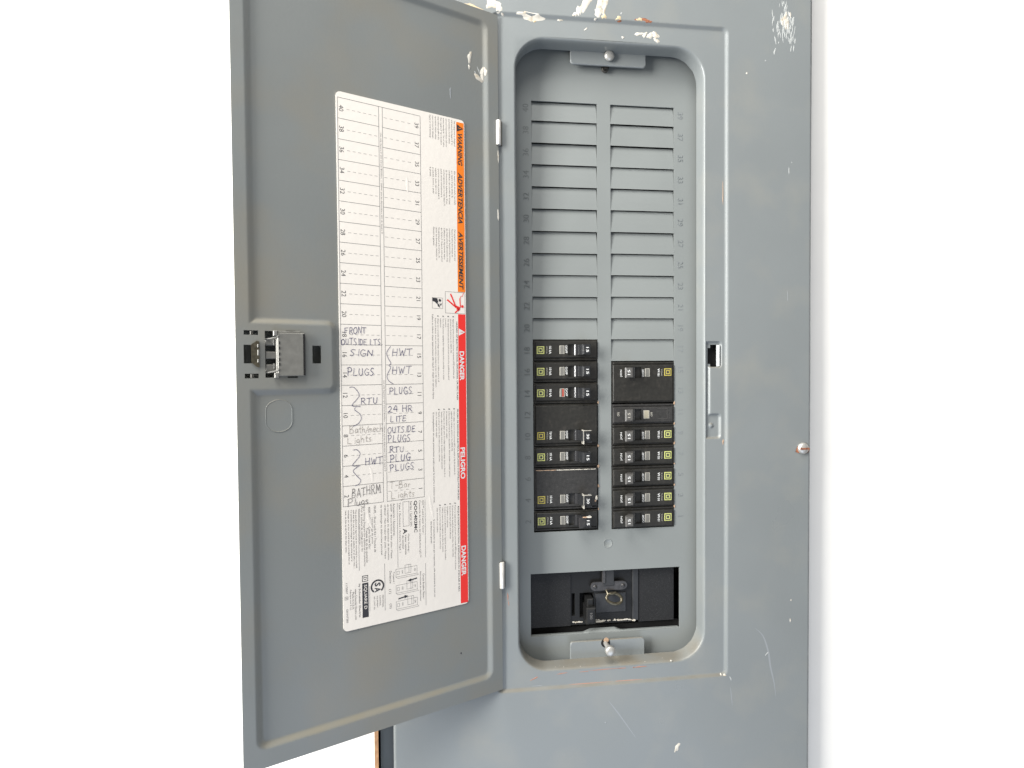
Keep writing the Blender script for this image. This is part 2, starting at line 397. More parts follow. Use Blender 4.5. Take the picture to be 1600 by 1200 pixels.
zs = lines(-420, 412, 7, [(-289, 5.5, .5), (281, 5.5, .5), (-34, 46, .7)], [HZ0, HZ1, -13.2, 6.4, -10.6, 3.6])
cv = MB()
cv.cells(xs, zs, cover_h, 'steel', holes=[(HX0, HX1, HZ0, HZ1), slotA, slotB], wall=0)
# small bent flap beside the catch slot and dark pocket behind it
cv.add([(193.3, 1.9, -13.0), (195.2, -.3, -12.6), (195.2, -.3, 5.9), (193.3, 1.9, 6.3)], [(0, 1, 2, 3)], 'stampl')
cv.box(184, 196, 6.5, 7.5, -15, 8, 'void')
# lip ring
def ring(off, y, r, n=14, sq=False):
    x0, x1, z0, z1 = HX0+off, HX1-off, HZ0+off, HZ1-off; P = []
    for (cx, cz, a0) in ((x1-r, z1-r, 0), (x0+r, z1-r, 90), (x0+r, z0+r, 180), (x1-r, z0+r, 270)):
        for i in range(n+1):
            a = math.radians(a0+90*i/n)
            if sq:
                c_, s_ = math.cos(a), math.sin(a); m_ = max(abs(c_), abs(s_)); P.append((cx+r*c_/m_, y, cz+r*s_/m_))
            else: P.append((cx+r*math.cos(a), y, cz+r*math.sin(a)))
    return P
hy = lambda p: float(cover_h(np.array([p[0]]), np.array([p[2]]))[0])
rings = [ring(0, 0, 27, sq=True)]
for off, yy, r in ((0, 0, 27), (.5, .08, 26.6), (1.0, .35, 26.2), (1.5, .9, 25.8), (1.9, 1.8, 25.4), (2.2, 3.2, 25.1), (2.4, 6, 24.9), (2.6, 12.2, 24.7)):
    rings.append(ring(off, yy, r))
rnd = random.Random(5)
last = []                                       # slightly torn raw edge of the sheet
for p in ring(2.7, 13.4, 24.6): last.append((p[0]+rnd.uniform(-.1, .1), p[1]+rnd.uniform(-.25, .25), p[2]+rnd.uniform(-.1, .1)))
rings.append(last); rings.append(ring(1.4, 13.2, 26))
R_ = []
for i, rg in enumerate(rings):
    fade = max(0.0, 1-i/7.0); R_.append([(p[0], p[1]+hy(p)*fade, p[2]) for p in rg])
vs = [p for rg in R_ for p in rg]; n = len(rings[0]); fs = []
for k in range(len(R_)-1):
    for i in range(n):
        j = (i+1) % n; fs.append((k*n+i, (k+1)*n+i, (k+1)*n+j, k*n+j))
cv.add(vs, fs, 'steel')
# sloped outer flange
E0 = [(-92, 412), (-92, -420), (281.5, -420), (281.5, 412)]; E1 = [(-93.4, 424), (-93.4, -432), (283.5, -432), (283.5, 424)]
v = []; 
for (x, z) in E0: v.append((x, hy((x, 0, z)), z))
for (x, z) in E1: v.append((x, 8.3 if x > 0 else 16, z))
cv.add(v, [(0, 1, 5, 4), (1, 2, 6, 5), (2, 3, 7, 6), (3, 0, 4, 7)], 'steel')
cover = under(cv.build('cover', smooth=38))

# ---- dead front
dx = [5, 28, 31.3, 90.4, 102.6, 162.0, 167, 194]; dz = [-288, -254.3, -197.3, -160, 221.5, 274]
dx = lines(5, 194, 9, (), dx); dz = lines(-288, 274, 12, (), dz)
df = MB(); df.cells(dx, dz, lambda X, Z: 20+.12*np.sin(X/31+Z/57), 'dead', holes=[(31.3, 90.4, -160, 221.5), (102.6, 162.0, -160, 221.5), (28, 167, -254.3, -197.3)], wall=1.3)
# rolled flange with thumb dip along the bottom of the main breaker window
xsf = lines(28, 167, 4, [(95, 22, 1.2)])
v = []; 
for x in xsf:
    g = 4.0*float(sstep((19-abs(x-95))/8)); zt = -254.3+g*.6
    v += [(x, 21.3, -254.5), (x, 22.2, -254.0+g*.3), (x, 24.0+g*.4, zt-.2), (x, 25.5, zt-.3), (x, 26, zt-3)]
m5 = len(xsf); df.add(v, [(5*i+j, 5*i+5+j, 5*i+6+j, 5*i+1+j) for i in range(m5-1) for j in range(4)], 'dead')
df.box(24, 171, 31, 34, -262, -252, 'void')
dead = under(df.build('dead_front', smooth=30))
kd = MB(); kd.lathe((99, 20.02, -172.6), [(4.3, 0), (4.3, .12), (4.0, .28), (3.7, .12), (3.6, .05)], 'dead', n=28); under(kd.build('knockout_disc', smooth=50))
cb = MB(); x0, x1, z0, z1 = CAV
cb.add([(x0, 9, z0), (x1, 9, z0), (x1, 9, z1), (x0, 9, z1), (x0, 95, z0), (x1, 95, z0), (x1, 95, z1), (x0, 95, z1)], [(4, 5, 6, 7), (0, 1, 5, 4), (1, 2, 6, 5), (2, 3, 7, 6), (3, 0, 4, 7)], 'deadbox'); under(cb.build('enclosure_box'))
cb = MB(); cb.box(-106.5, -60, 24, 26, -400, 390, 'dead'); under(cb.build('enclosure_rim'))
Lk = [221.5, 204.3, 185.2, 166.3, 147.0, 127.6, 108.0, 88.6, 69.4, 50.1, 31.1, 12.2]
Rk = [221.3, 204.4, 185.3, 166.2, 147.2, 127.9, 108.5, 89.2, 69.9, 50.6, 31.3, 12.3, -7.2]
def knock(x0, x1, zt, zb, seed):
    k = MB(); a, b = x0+.05, x1-.05; rnd = random.Random(seed); t = 21.9+rnd.uniform(-.3, .5); zt = zt+rnd.uniform(-.12, .12)
    v = [(a+.45, t, zt-.38), (b-.45, t, zt-.38), (b+.02, 20.06, zb+.02), (a-.02, 20.06, zb+.02)]
    # slight bow through the middle
    q = lambda s_: [v[0][i]*(1-s_)+v[3][i]*s_ for i in range(3)]; w = lambda s_: [v[1][i]*(1-s_)+v[2][i]*s_ for i in range(3)]
    vs = []; ss = (0, .08, .3, .6, .85, 1)
    for s_ in ss:
        l, r = q(s_), w(s_); bow = (.14*math.sin(math.pi*s_)) if s_ > 0 else 0
        e = .12*min(1, s_*9)
        vs += [(l[0], l[1]-bow-e+.12, l[2]), ((l[0]+r[0])/2, l[1]-bow-e-.05+.12, l[2]), (r[0], r[1]-bow-e+.12, r[2])]
    n = len(ss); fs = [(3*(i+1)+j, 3*(i+1)+j+1, 3*i+j+1, 3*i+j) for i in range(n-1) for j in (0, 1)]
    m = len(vs); vs += [(vs[0][0], 23.2, zt-.38), (vs[2][0], 23.2, zt-.38), (vs[-3][0], 23.2, zb), (vs[-1][0], 23.2, zb)]
    fs += [(0, 1, 2, m+1, m), (m, m+2, 3*n-3)+tuple(3*i for i in range(n-2, -1, -1)), (2, 5, 8, 11, 14, 17, m+3, m+1)]
    k.add(vs, fs, 'dead'); under(k.build('knockout_cover'))
for i in range(11): knock(31.3, 90.4, Lk[i], Lk[i+1], i)
for i in range(12): knock(102.6, 162.0, Rk[i], Rk[i+1], 40+i)
for i in range(20):
    z = 214.9-19.26*i if i < 11 else 2.7-19.09*(i-11); n_ = 40-2*i
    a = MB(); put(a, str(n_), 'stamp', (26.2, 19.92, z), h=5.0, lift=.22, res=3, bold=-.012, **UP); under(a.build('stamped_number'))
    z = 214.6-19.2*i if i < 12 else (-15.6, -34.6, -54, -73.2, -92.3, -111.5, -130.7, -150)[i-12]
    a = MB(); put(a, str(n_-1), 'stampl', (167.6, 19.92, z), h=4.6, lift=.2, res=3, bold=-.012, **DOWN); under(a.build('stamped_number'))
# ---- screw tabs, screws
def tab(x0, x1, z0, z1, y, r, top):
    t = MB(); P = []
    cs = [(x0+r, z0+r, 180), (x1-r, z0+r, 270)] if not top else [(x1-r, z1-r, 0), (x0+r, z1-r, 90)]
    if not top: P = [(x1, z1), (x0, z1)]
    else: P = [(x0, z0), (x1, z0)]
    for cx, cz, a0 in cs:
        for i in range(5):
            a = math.radians(a0+22.5*i); P.append((cx+r*math.cos(a), cz+r*math.sin(a)))
    cx = sum(p[0] for p in P)/len(P); cz = sum(p[1] for p in P)/len(P); n = len(P)
    ins = [(p[0]+math.copysign(.5, cx-p[0]), p[1]+math.copysign(.5, cz-p[1])) for p in P]
    vs = [(a, y, b) for a, b in ins]+[(a, y+.5, b) for a, b in P]+[(a, y+1.7, b) for a, b in P]
    fs = [tuple(range(n))]+[(n+i, n+(i+1) % n, (i+1) % n, i) for i in range(n)]+[(2*n+i, 2*n+(i+1) % n, n+(i+1) % n, n+i) for i in range(n)]
    t.add(vs, fs, 'steel'); return t
under(tab(65, 133.2, 251.8, 267.6, 13.2, 2.6, False).build('screw_tab'))
under(tab(62.3, 131, -277.5, -257.6, 13.2, 2.6, True).build('screw_tab'))
s_ = MB(); s_.lathe((99.3, 13, 259.3), [(1.9, 0), (1.9, .8), (4.0, 1.0), (4.5, 1.6), (4.4, 2.6), (3.4, 3.6), (1.8, 4.1), (.5, 4.3)], 'screw'); top_screw = under(s_.build('cover_screw', smooth=40))
s_ = MB(); s_.lathe((97.5, 14.9, 252.6), [(2.3, -5), (2.3, -1)], 'screwd')
for k in range(3): s_.tube([(97.5+3.0*math.cos(a), 16.2+1.1*k+.15*a, 251.7+3.0*math.sin(a)) for a in [j*.42 for j in range(15)]], .33, 'screwd', 5)
under(s_.build('spring', smooth=40))
s_ = MB(); s_.lathe((94.6, 16, -260.6), [(2.1, 0), (2.1, 14)], 'screw'); s_.lathe((94.6, 0, -260.6), [(2.4, -2), (4.1, -1.6), (4.5, -.5), (4.3, 2.2), (3.3, 3.2), (1.6, 3.7), (.4, 3.8)], 'screw')
under(s_.build('cover_screw', smooth=40))
s_ = MB(); s_.lathe((94.6, 13.15, -260.3), [(4.2, 0), (4.2, .06), (2.2, .06)], 'void'); s_.lathe((95.2, 13.1, -257.9), [(2.4, 0), (2.2, .1), (.5, .12)], 'clay'); under(s_.build('screw_hole'))
s_ = MB(); s_.lathe((273.5, -2.4, -87.2), [(5.2, -1), (5.2, .4), (4.7, 1.6), (3.4, 2.5), (1.6, 3.0), (.4, 3.1)], 'screw')
s_.box(269.5, 277.5, -5.6, -4.6, -88.0, -86.4, 'rust'); s_.blob(273.5, -87.6, -2.5, 5.6, 5.2, 0, 3, 'rust', .08)
under(s_.build('face_screw', smooth=40))
# ---- hinges
for z0, z1 in ((172.6, 192.8), (-199.5, -177.5)):
    h_ = MB(); h_.lathe((.1, -2.6, z0), [(1.9, 0), (2.1, .3), (2.1, z1-z0-.3), (1.9, z1-z0)], 'zinc', axis=(0, 0, 1), n=14)
    h_.box(-3.0, -1.2, -3.2, -.4, z0-.6, z1+.6, 'screwd'); h_.box(-1, 3.2, -.9, .3, z0, z1, 'screwd')
    under(h_.build('hinge', smooth=40))
# ---- paint splashes, chips, rust on the cover
def ch(name, items, label=None):
    b = MB()
    for i, (x, z, rx, rz, a, m_) in enumerate(items):
        if not label: b = MB()
        b.blob(x, z, lambda p, q: float(cover_h(np.array([p]), np.array([q]))[0]), rx, rz, a, int(x*7+z*13+5000) & 1023, m_, (.14 if m_ in ('chip', 'cream') else .07)+.008*i*(not label))
        if not label: under(b.build(name, smooth=60))
    if label: o = under(b.build(name, smooth=60, label=label, kind='stuff'))
ch('paint_splash', [(-22, 284.5, 8.5, 2.6, -14, 'cream'), (-17, 282.4, 4.5, 2.2, -20, 'cream'), (-22.8, 281.8, 1.8, 1.6, 0, 'rust')])
ch('paint_splash', [(-3.5, 288.5, 5.6, 4.5, 20, 'chip'), (1.5, 285.4, 3.5, 2.4, 40, 'chip'), (1, 281.8, 1.5, .6, 0, 'chip'), (4.5, 281.0, 1.6, .7, -30, 'chip')])
ch('paint_splash', [(30, 280.6, 9.8, 3.0, 0, 'chip'), (20, 282.3, 4.5, 1.0, 0, 'chip'), (31.5, 278.0, 1.6, 1.2, 0, 'cream'), (53, 279.8, 2.2, .8, 0, 'chip')])
ch('paint_splash', [(69.5, 287.5, 2.4, 5.5, -10, 'chip'), (66, 284.5, 3.4, 1.5, 35, 'chip'), (75, 294, 2.6, 8.5, -28, 'chip'), (80, 302, 3.4, 7, -20, 'chip'), (69.9, 288.1, 1.2, 1.0, 0, 'rust')])
ch('paint_splash', [(88, 297, 3.2, 10, -22, 'chip'), (93, 299, 2.6, 11, -14, 'chip'), (86, 287.5, 3.6, 4.2, 10, 'chip'), (91, 283.6, 2, 3, 0, 'cream'), (95, 305, 4, 6, 0, 'cream'), (83.5, 281.8, 1.3, .8, 0, 'chip')])
ch('rust_spot', [(103.5, 283.2, 2.4, 2.2, 20, 'cream'), (104.5, 281.6, 1.8, .8, 0, 'rust'), (106.0, 288, 1.2, .5, 60, 'scratch')])
ch('rust_spot', [(124.5, 283.6, 5.8, 2.0, -4, 'rust'), (122, 284.0, 3, 1.2, 0, 'cream'), (130.5, 282.5, 2.6, 1.2, 0, 'rust')])
ch('paint_splash', [(122, 272.8, 3.6, 1.5, 10, 'chip'), (127.5, 272.6, 3.3, 1.3, 50, 'chip'), (132, 272.0, 3.2, 2.2, 20, 'chip'), (137, 272.9, 3.4, 2.6, 0, 'chip'), (138, 268.4, 2.8, 1.5, -30, 'chip'), (108, 269.0, 1.5, .7, 0, 'chip'), (75.5, 274.0, 1.8, .6, 45, 'chip')])
rnd = random.Random(12)
it = [(255+rnd.gauss(0, 4.5), 288+rnd.gauss(0, 8), rnd.uniform(.2, .7), rnd.uniform(1.0, 4.5), rnd.uniform(-14, 10), 'scratch') for _ in range(90)]
it += [(256+rnd.gauss(0, 2), 292+rnd.gauss(0, 5), rnd.uniform(.5, 1.4), rnd.uniform(1.5, 4), rnd.uniform(-14, 10), 'chip') for _ in range(13)]
it += [(262+rnd.gauss(0, 2), 274+rnd.gauss(0, 4), .5, 2.8, -5, 'scratch') for _ in range(8)]
ch('paint_scrape', it, 'white dry-brushed scrape near the top right corner')
ch('scratch', [(245.5, 264.5, .7, 3.2, -20, 'scratch'), (237, 256, .7, .5, 0, 'scratch'), (219.5, 244, .9, .8, 0, 'chip'), (259.5, 161, .35, 3.4, 0, 'scratch'), (262, 168, .4, .6, 0, 'scratch'), (258.5, 160-110, .25, 4, 0, 'faint')])
ch('paint_fleck', [(155.5, -350.5, 1.9, 3.6, -35, 'chip'), (153.6, -353, .8, 2.2, -20, 'chip')])
ch('paint_fleck', [(263, -225, .6, .8, 0, 'chip'), (262.4, -243.5, .7, 1.4, 0, 'chip'), (205.5, -292.8, .6, 1.8, 20, 'scratch'), (199.8, -289.2, 1.2, .8, 0, 'chip'), (196.6, -288.8, .8, .7, 0, 'chip'), (240, -272.6, 2.4, .5, 45, 'scratch'), (150.5, -279.6+6, .9, .8, 0, 'chip'), (90, -233-90, .8, .6, 0, 'faint')])
ch('rust_line', [(27.7, -280.5, 3.8, .5, 20, 'pinkrust'), (52, -277.8, 5, .35, 4, 'pinkrust'), (72, -277.6, 3.6, .3, 2, 'pinkrust'), (90, -276.9+0, 13, .35, 1, 'pinkrust'), (106, -277.0, 4, .3, 0, 'pinkrust'), (122, -276.9, 5.5, .5, 0, 'pinkrust'), (116, -277.1, .7, .4, 0, 'rust')])
ch('rust_line', [(5.2, -208, .45, 3.4, 5, 'pinkrust'), (5.9, -214, .3, 2, 5, 'pinkrust'), (30, -287, 5, .25, 0, 'faint'), (75, -288, 16, .22, 0, 'pinkrust'), (110, -288, 12, .2, 0, 'pinkrust'), (198.8, -80, .8, 2.2, 0, 'clay'), (198.4, 140, .3, 12, 0, 'clay')])
# long faint curved scuffs
def scuff(pts, w, mname='faint'):
    b = MB(); P = curve(pts, 8); n = len(P); v = []
    for i, p in enumerate(P):
        a, c = P[max(i-1, 0)], P[min(i+1, n-1)]; dx_, dz_ = c[0]-a[0], c[1]-a[1]; L = math.hypot(dx_, dz_) or 1
        ww = w*math.sin(math.pi*(i+.5)/n)*.5
        for s_ in (1, -1):
            x, z = p[0]-dz_/L*ww*s_, p[1]+dx_/L*ww*s_; v.append((x, float(cover_h(np.array([x]), np.array([z]))[0])-.05, z))
    b.add(v, [(2*i+1, 2*i+3, 2*i+2, 2*i) for i in range(n-1)], mname); under(b.build('scuff_mark'))
scuff([(228, -248), (236, -256), (241, -270), (243.5, -285), (247, -300), (249, -315)], 1.7)
scuff([(92, -303), (103, -318), (118, -340)], 1.0)
scuff([(205, -300), (206, -308), (207, -318)], .9)
# dust grains and residue round the lip bottom and along the breaker windows
rnd = random.Random(3); b = MB()
for _ in range(46):
    x = rnd.uniform(40, 165); t = rnd.uniform(0, 1); z = -274.0+rnd.uniform(-.3, .9)
    b.blob(x if rnd.random() < .5 else rnd.uniform(38, 68), z, 1.0+9*t, rnd.uniform(.15, .4), rnd.uniform(.12, .3), 0, _, 'dust', .25, 7)
o = under(b.build('dust_grains')); o['kind'] = 'stuff'
b = MB()
for i, (x, z, r) in enumerate(((162.0, -46, 1.4), (162.0, -64.8, 1.1), (162, -82.6, 1.4), (162, -101.5, 1.0), (162, -121, 1.2), (162, -141, 1.3), (90.5, -44.5, 1.2), (90.5, -83.5, 1.5), (90.5, -102, 1.7), (90.5, -120, 1.5), (90.5, -141, 1.0))):
    b.blob(x, z, 20.0, r*.55, r, 0, i, 'clay', .5, 9)
o = under(b.build('tan_residue')); o['kind'] = 'stuff'

# ================================================================ DOOR (hinged part)
A = math.radians(23)
door_m = Matrix.Rotation(A, 4, 'Z')
def ondoor(o, parent):
    o.parent = parent; return o
HT = 2.2
def door_h(X, Z):
    u = -X
    d = sdf(u, Z, 12.2, 189.8, -272.0, 268.8, 5.5)              # pressed field
    l = sdf(u, Z, 136.0, 230, -29.0, 19.8, 5.0)                 # platform of the latch
    s_ = np.maximum(d, -l)
    y = -HT*sstep((s_+2.6)/5.2)
    # shallow second crease along the outer stile
    y = y+.5*np.exp(-((u-193.2)/1.5)**2)*(np.abs(Z+4) > 33)*(np.abs(Z) < 268)*0
    y = y+.35*np.sin(u/47+1)*np.cos(Z/96)*(1-sstep((s_+2.6)/5.2))+.08*np.sin(u/17+Z/29)
    return y
SL = [(186.5, 195.3, 10.0, 13.0), (190.0, 195.5, -9.2, 3.3), (186.5, 195.1, -19.2, -16.1), (173.6, 182.4, -18.9, 12.9), (145.8, 151.7, -9.2, 3.4), (162.8, 168.8, 11.2, 13.4), (161.6, 168.2, -19.3, -17.6)]
SLn = [(-b_, -a_, c_, d_) for a_, b_, c_, d_ in SL]
ex = sorted({v_ for q in SLn for v_ in q[:2]}); ez = sorted({v_ for q in SLn for v_ in q[2:]})
dxs = lines(-200.3, -.9, 6, [(-12.2, 4.2, .55), (-189.8, 4.2, .55), (-136, 4, .6)], ex)
dzs = lines(-286.6, 279.2, 7, [(-272, 4.2, .55), (268.8, 4.2, .55), (-29, 4, .6), (19.8, 4, .6), (-5, 22, 2)], ez)
# corner arcs of the latch platform and field need finer columns
dd_ = MB(); dd_.cells(dxs, dzs, door_h, 'doorsteel', holes=SLn, wall=1.2)
door = under(dd_.build('door', smooth=40, label='open door, inner face, hinged at the left of the breaker opening'))
door.matrix_parent_inverse = holder @ Matrix.Identity(4)
door.matrix_basis = Matrix.Translation((0, 0, 0)) @ door_m
door.location = (0, 0, 0); door.rotation_euler = (0, 0, A)
def dpart(mb, name, **k):
    o = mb.build(name, **k); o.parent = door; return o
k = MB(); 
k.add([(-143, 1.0, -21.5), (-197.5, 1.0, -21.5), (-197.5, 1.0, 15.5), (-143, 1.0, 15.5), (-143, 11, -21.5), (-197.5, 11, -21.5), (-197.5, 11, 15.5), (-143, 11, 15.5)], [(4, 5, 6, 7), (0, 1, 5, 4), (1, 2, 6, 5), (2, 3, 7, 6), (3, 0, 4, 7)], 'stamp')
dpart(k, 'latch_housing')
k = MB(); k.box(-174.9, -157.2, -5.0, -2.6, -18.0, 11.8, 'clip', .5); k.box(-158.4, -156.9, -5.0, -2.2, -17.6, 11.2, 'void', .1)  # black strip stands in for the shadow along the plate's right edge
k.box(-174.2, -160, -4.3, -2.4, 11.8, 12.9, 'clip', .3); dpart(k, 'latch_plate')
k = MB()                                       # springs and fingers in the opening
for z in (5.6, -3.6, -12.4):
    k.box(-182.2, -174.5, -1.2, 1.5, z-2.5, z+2.5, 'clip', .6)
k.box(-175.6, -173.9, -4.6, 0, -17.6, 7.6, 'clip', .3)
for z in (7.9, -15.0): k.tube([(-182.3, -.5, z-.6), (-178, -3.4, z), (-174.6, -4.9, z+1.0), (-174.2, -5.6, z+2.2)], .5, 'bright', 7)
k.box(-177.4, -174.7, -5.4, -2, 9.4, 13.0, 'bright', .4); k.box(-177.0, -174.2, -5.4, -2, -19.2, -15.6, 'bright', .4)
for z in (5.0, -11.0): k.box(-177.2, -176.3, -2.0, 0, z-1.8, z+1.8, 'bright', .15)
for z in (4.8, 1.2, -2.8, -6.6, -9.8): k.box(-173.95, -173.3, -5.25, -4.9, z-1.0, z+1.0, 'void')
dpart(k, 'latch_spring', smooth=40)
k = MB(); P = [(-190.8, 3.6), (-187.6, 5.9), (-186.0, 5.6), (-186.0, -12.0), (-187.8, -11.6), (-190.8, -8.6)]
k.prism([(a, b) for a, b in P], 'y', -3.4, 1.5, 'brass'); k.box(-187.3, -186.3, -4.0, -3.3, 1.6, 3.6, 'bright', .2); k.box(-187.2, -186.2, -4.2, -3.3, -3.8, 0, 'bright', .2); k.box(-187.3, -186.3, -4.1, -3.3, -8.6, -6.4, 'bright', .2)
dpart(k, 'latch_bolt')
for z0, z1 in ((10.2, 12.8), (-19.0, -16.3)):
    k = MB(); k.box(-191.2, -189.2, .2, 3, z0, z1, 'bright', .3); dpart(k, 'rivet_tongue')
k = MB(); P = []
for cx, cz, a0 in ((-174, -41.2, 0), (-174, -49.6, 180)):
    for i in range(13):
        a = math.radians(a0+15*i); P.append((cx+8.7*math.cos(a), cz+7.2*math.sin(a)))
n = len(P); V = []
for sc, yy in ((1.0, -.02), (.975, -.26), (.94, -.06), (.0, -.05)):
    V += [(-174+(p[0]+174)*sc, yy, -45.4+(p[1]+45.4)*sc) for p in P]
off = float(door_h(np.array([-174.]), np.array([-45.4]))[0]); V = [(a, b+off, c_) for a, b, c_ in V]
k.add(V, [(kk*n+i, kk*n+(i+1) % n, (kk+1)*n+(i+1) % n, (kk+1)*n+i) for kk in range(3) for i in range(n)], 'doorsteel'); dpart(k, 'knockout_outline')
k = MB(); dh = lambda p, q: float(door_h(np.array([p]), np.array([q]))[0])
for x, z, rx, rz, a, m_ in ((-25.8, 239, 1.5, 5.4, -3, 'chip'), (-26.2, 231, .9, 1.8, 0, 'chip'), (-14.5, 228.5, 1.8, 5.6, -8, 'chip'), (-18, 224.4, 4.2, 2.0, -25, 'chip'), (-12.2, 230.5, 1.2, 3.8, 0, 'chip'), (-17.5, 230, .5, 3.4, 25, 'scratch'), (-20, 226.5, .5, 3.2, 30, 'scratch'), (-1.6, 120.5-6, .8, 4.0, 0, 'chip'), (-1.2, 163, .5, 5.0, 0, 'chip'), (-43, 207, .8, 4, 0, 'faint')):
    k = MB(); k.blob(x, z, dh, rx, rz, a, int(x*3-z) & 1023, m_, .14 if m_ == 'chip' else .06); dpart(k, 'paint_splash', smooth=60)
k = MB(); k.blob(-38.5, -246.5, dh, .7, .8, 0, 5, 'ink', .05); dpart(k, 'dark_speck')

# ================================================================ DIRECTORY STICKER on the door
st = thing('directory_sticker', 'large cream circuit directory sticker with orange and red warning bands on the open door', 'sticker', (0, 0, 0), rz=A)
YS = -.62
def sp(mb, name, **kw):
    o = mb.build(name, **kw); o.parent = st; return o
k = MB(); P = []; r = 3.2
for cx, cz, a0 in ((-31.4-r, 186.6-r, 0), (-132.6+r, 186.6-r, 90), (-132.6+r, -206.2+r, 180), (-31.4-r, -206.2+r, 270)):
    for i in range(7): a = math.radians(a0+15*i); P.append((cx+r*math.cos(a), cz+r*math.sin(a)))
def sheet_h(X, Z):                              # faint wrinkles in the paper
    return YS+.0*X
n = len(P); k.add([(a, YS, b) for a, b in P]+[(a, YS+.9, b) for a, b in P], [tuple(range(n))]+[(i, i+n, (i+1) % n+n, (i+1) % n) for i in range(n)], 'paper')
sp(k, 'paper_sheet')
k = MB()
for pts in ([(-65, -112), (-63.4, -121.7), (-61.6, -132)], [(-111.6, -86), (-110.2, -92), (-109.6, -98)], [(-114, -118), (-113, -126), (-110, -134)], [(-80, 134), (-79.6, 122)]):
    P = curve(pts, 5); V = []
    for i, p in enumerate(P):
        f_ = math.sin(math.pi*(i+.3)/len(P)); V += [(p[0]-1.3*f_, YS-.01, p[1]), (p[0], YS-.14*f_-.012, p[1]), (p[0]+1.3*f_, YS-.01, p[1])]
    k = MB(); k.add(V, [(3*i+3+j, 3*i+4+j, 3*i+1+j, 3*i+j) for i in range(len(P)-1) for j in (0, 1)], 'paper'); sp(k, 'paper_wrinkle', smooth=80)
Y1, Y2, Y3 = YS-.05, YS-.10, YS-.15
def rect(mb, u0, u1, v0, v1, mname, y=Y1): mb.add([(-u1, y, v0), (-u0, y, v0), (-u0, y, v1), (-u1, y, v1)], [(0, 1, 2, 3)], mname)
def fr(mb, u0, u1, v0, v1, w, mname, y=Y1):
    rect(mb, u0, u1, v0, v0+w, mname, y); rect(mb, u0, u1, v1-w, v1, mname, y); rect(mb, u0, u0+w, v0+w, v1-w, mname, y); rect(mb, u1-w, u1, v0+w, v1-w, mname, y)
g = MB(); VT, PT = 182.2, 14.805
lw = .3
rect(g, 69, 131.6, VT-lw/2, VT+lw/2, 'greyink')
for i in range(1, 21):
    v_ = VT-PT*i
    rect(g, 101.75, 131.45, v_-lw/2, v_+lw/2, 'greyink'); rect(g, 69.15, 98.65, v_-lw/2, v_+lw/2, 'greyink')
for u_ in (69, 98.8, 101.6, 131.6): rect(g, u_-lw/2, u_+lw/2, VT-PT*20-.15, VT-lw/2, 'greyink')
for i in range(20):
    v_ = VT-PT*(i+.5)
    for j in range(6):
        rect(g, 103+j*4.0, 105.2+j*4.0, v_-.11, v_+.11, 'greyink')
        if j < 5: rect(g, 77+j*4.6, 79.4+j*4.6, v_-.11, v_+.11, 'greyink')
sp(g, 'grid_lines')
for i in range(20):
    v_ = VT-PT*(i+.5)
    a = MB(); put(a, str(40-2*i), 'ink', (-129.0, Y1, v_), h=3.2, res=3, bold=-.004, **DOWN); sp(a, 'row_number')
    a = MB(); put(a, str(39-2*i), 'ink', (-72.0, Y1, v_-.4), h=3.1, res=3, bold=-.004, **DOWN); sp(a, 'row_number')
g = MB()
for v0, v1 in ((163, 88), (-22, -91)): put(g, 'Use only Square D QO Circuit Breakers.  |  Utiliser que les disjoncteurs QO de Square D', 'finerow', (-100.2, Y1, (v0+v1)/2), w=v0-v1, h=1.35, **DOWN)
sp(g, 'column_print')
b = MB(); rect(b, 31.9, 38.5, 48.6, 184.4, 'orange'); band = sp(b, 'orange_band')
g = MB()
def tri(mb, uc, vc, s_, m_, y): mb.add([(-uc-s_*.5, y, vc-s_*.55), (-uc+s_*.55, y, vc), (-uc-s_*.5, y, vc+s_*.55)], [(0, 1, 2)], m_)
tri(g, 35.4, 179.7, 5.4, 'ink', Y2); put(g, '!', 'orange', (-35.6, Y3, 179.7), h=2.8, bold=.02, **DOWN)
for t_, a_, b_ in (('WARNING', 175.5, 150), ('ADVERTENCIA', 144.3, 103.6), ('AVERTISSEMENT', 97.2, 50.6)):
    put(g, t_, 'ink', (-35.5, Y2, (a_+b_)/2), w=a_-b_, h=4.0, bold=.028, shear=.22, res=4, **DOWN)
g = g.build('band_lettering'); g.parent = band
b = MB(); rect(b, 31.9, 38.5, -205.2, 30.6, 'red'); band = sp(b, 'red_band')
g = MB()
tri(g, 35.4, 16.2, 5.4, 'white', Y2); put(g, '!', 'red', (-35.6, Y3, 16.2), h=2.8, bold=.02, **DOWN)
for t_, a_, b_ in (('DANGER', .7, -23.1), ('PELIGRO', -77.5, -103.1), ('DANGER', -158.1, -182.7)):
    put(g, t_, 'white', (-35.5, Y2, (a_+b_)/2), w=a_-b_, h=4.1, bold=.032, res=4, **DOWN)
g = g.build('band_lettering'); g.parent = band
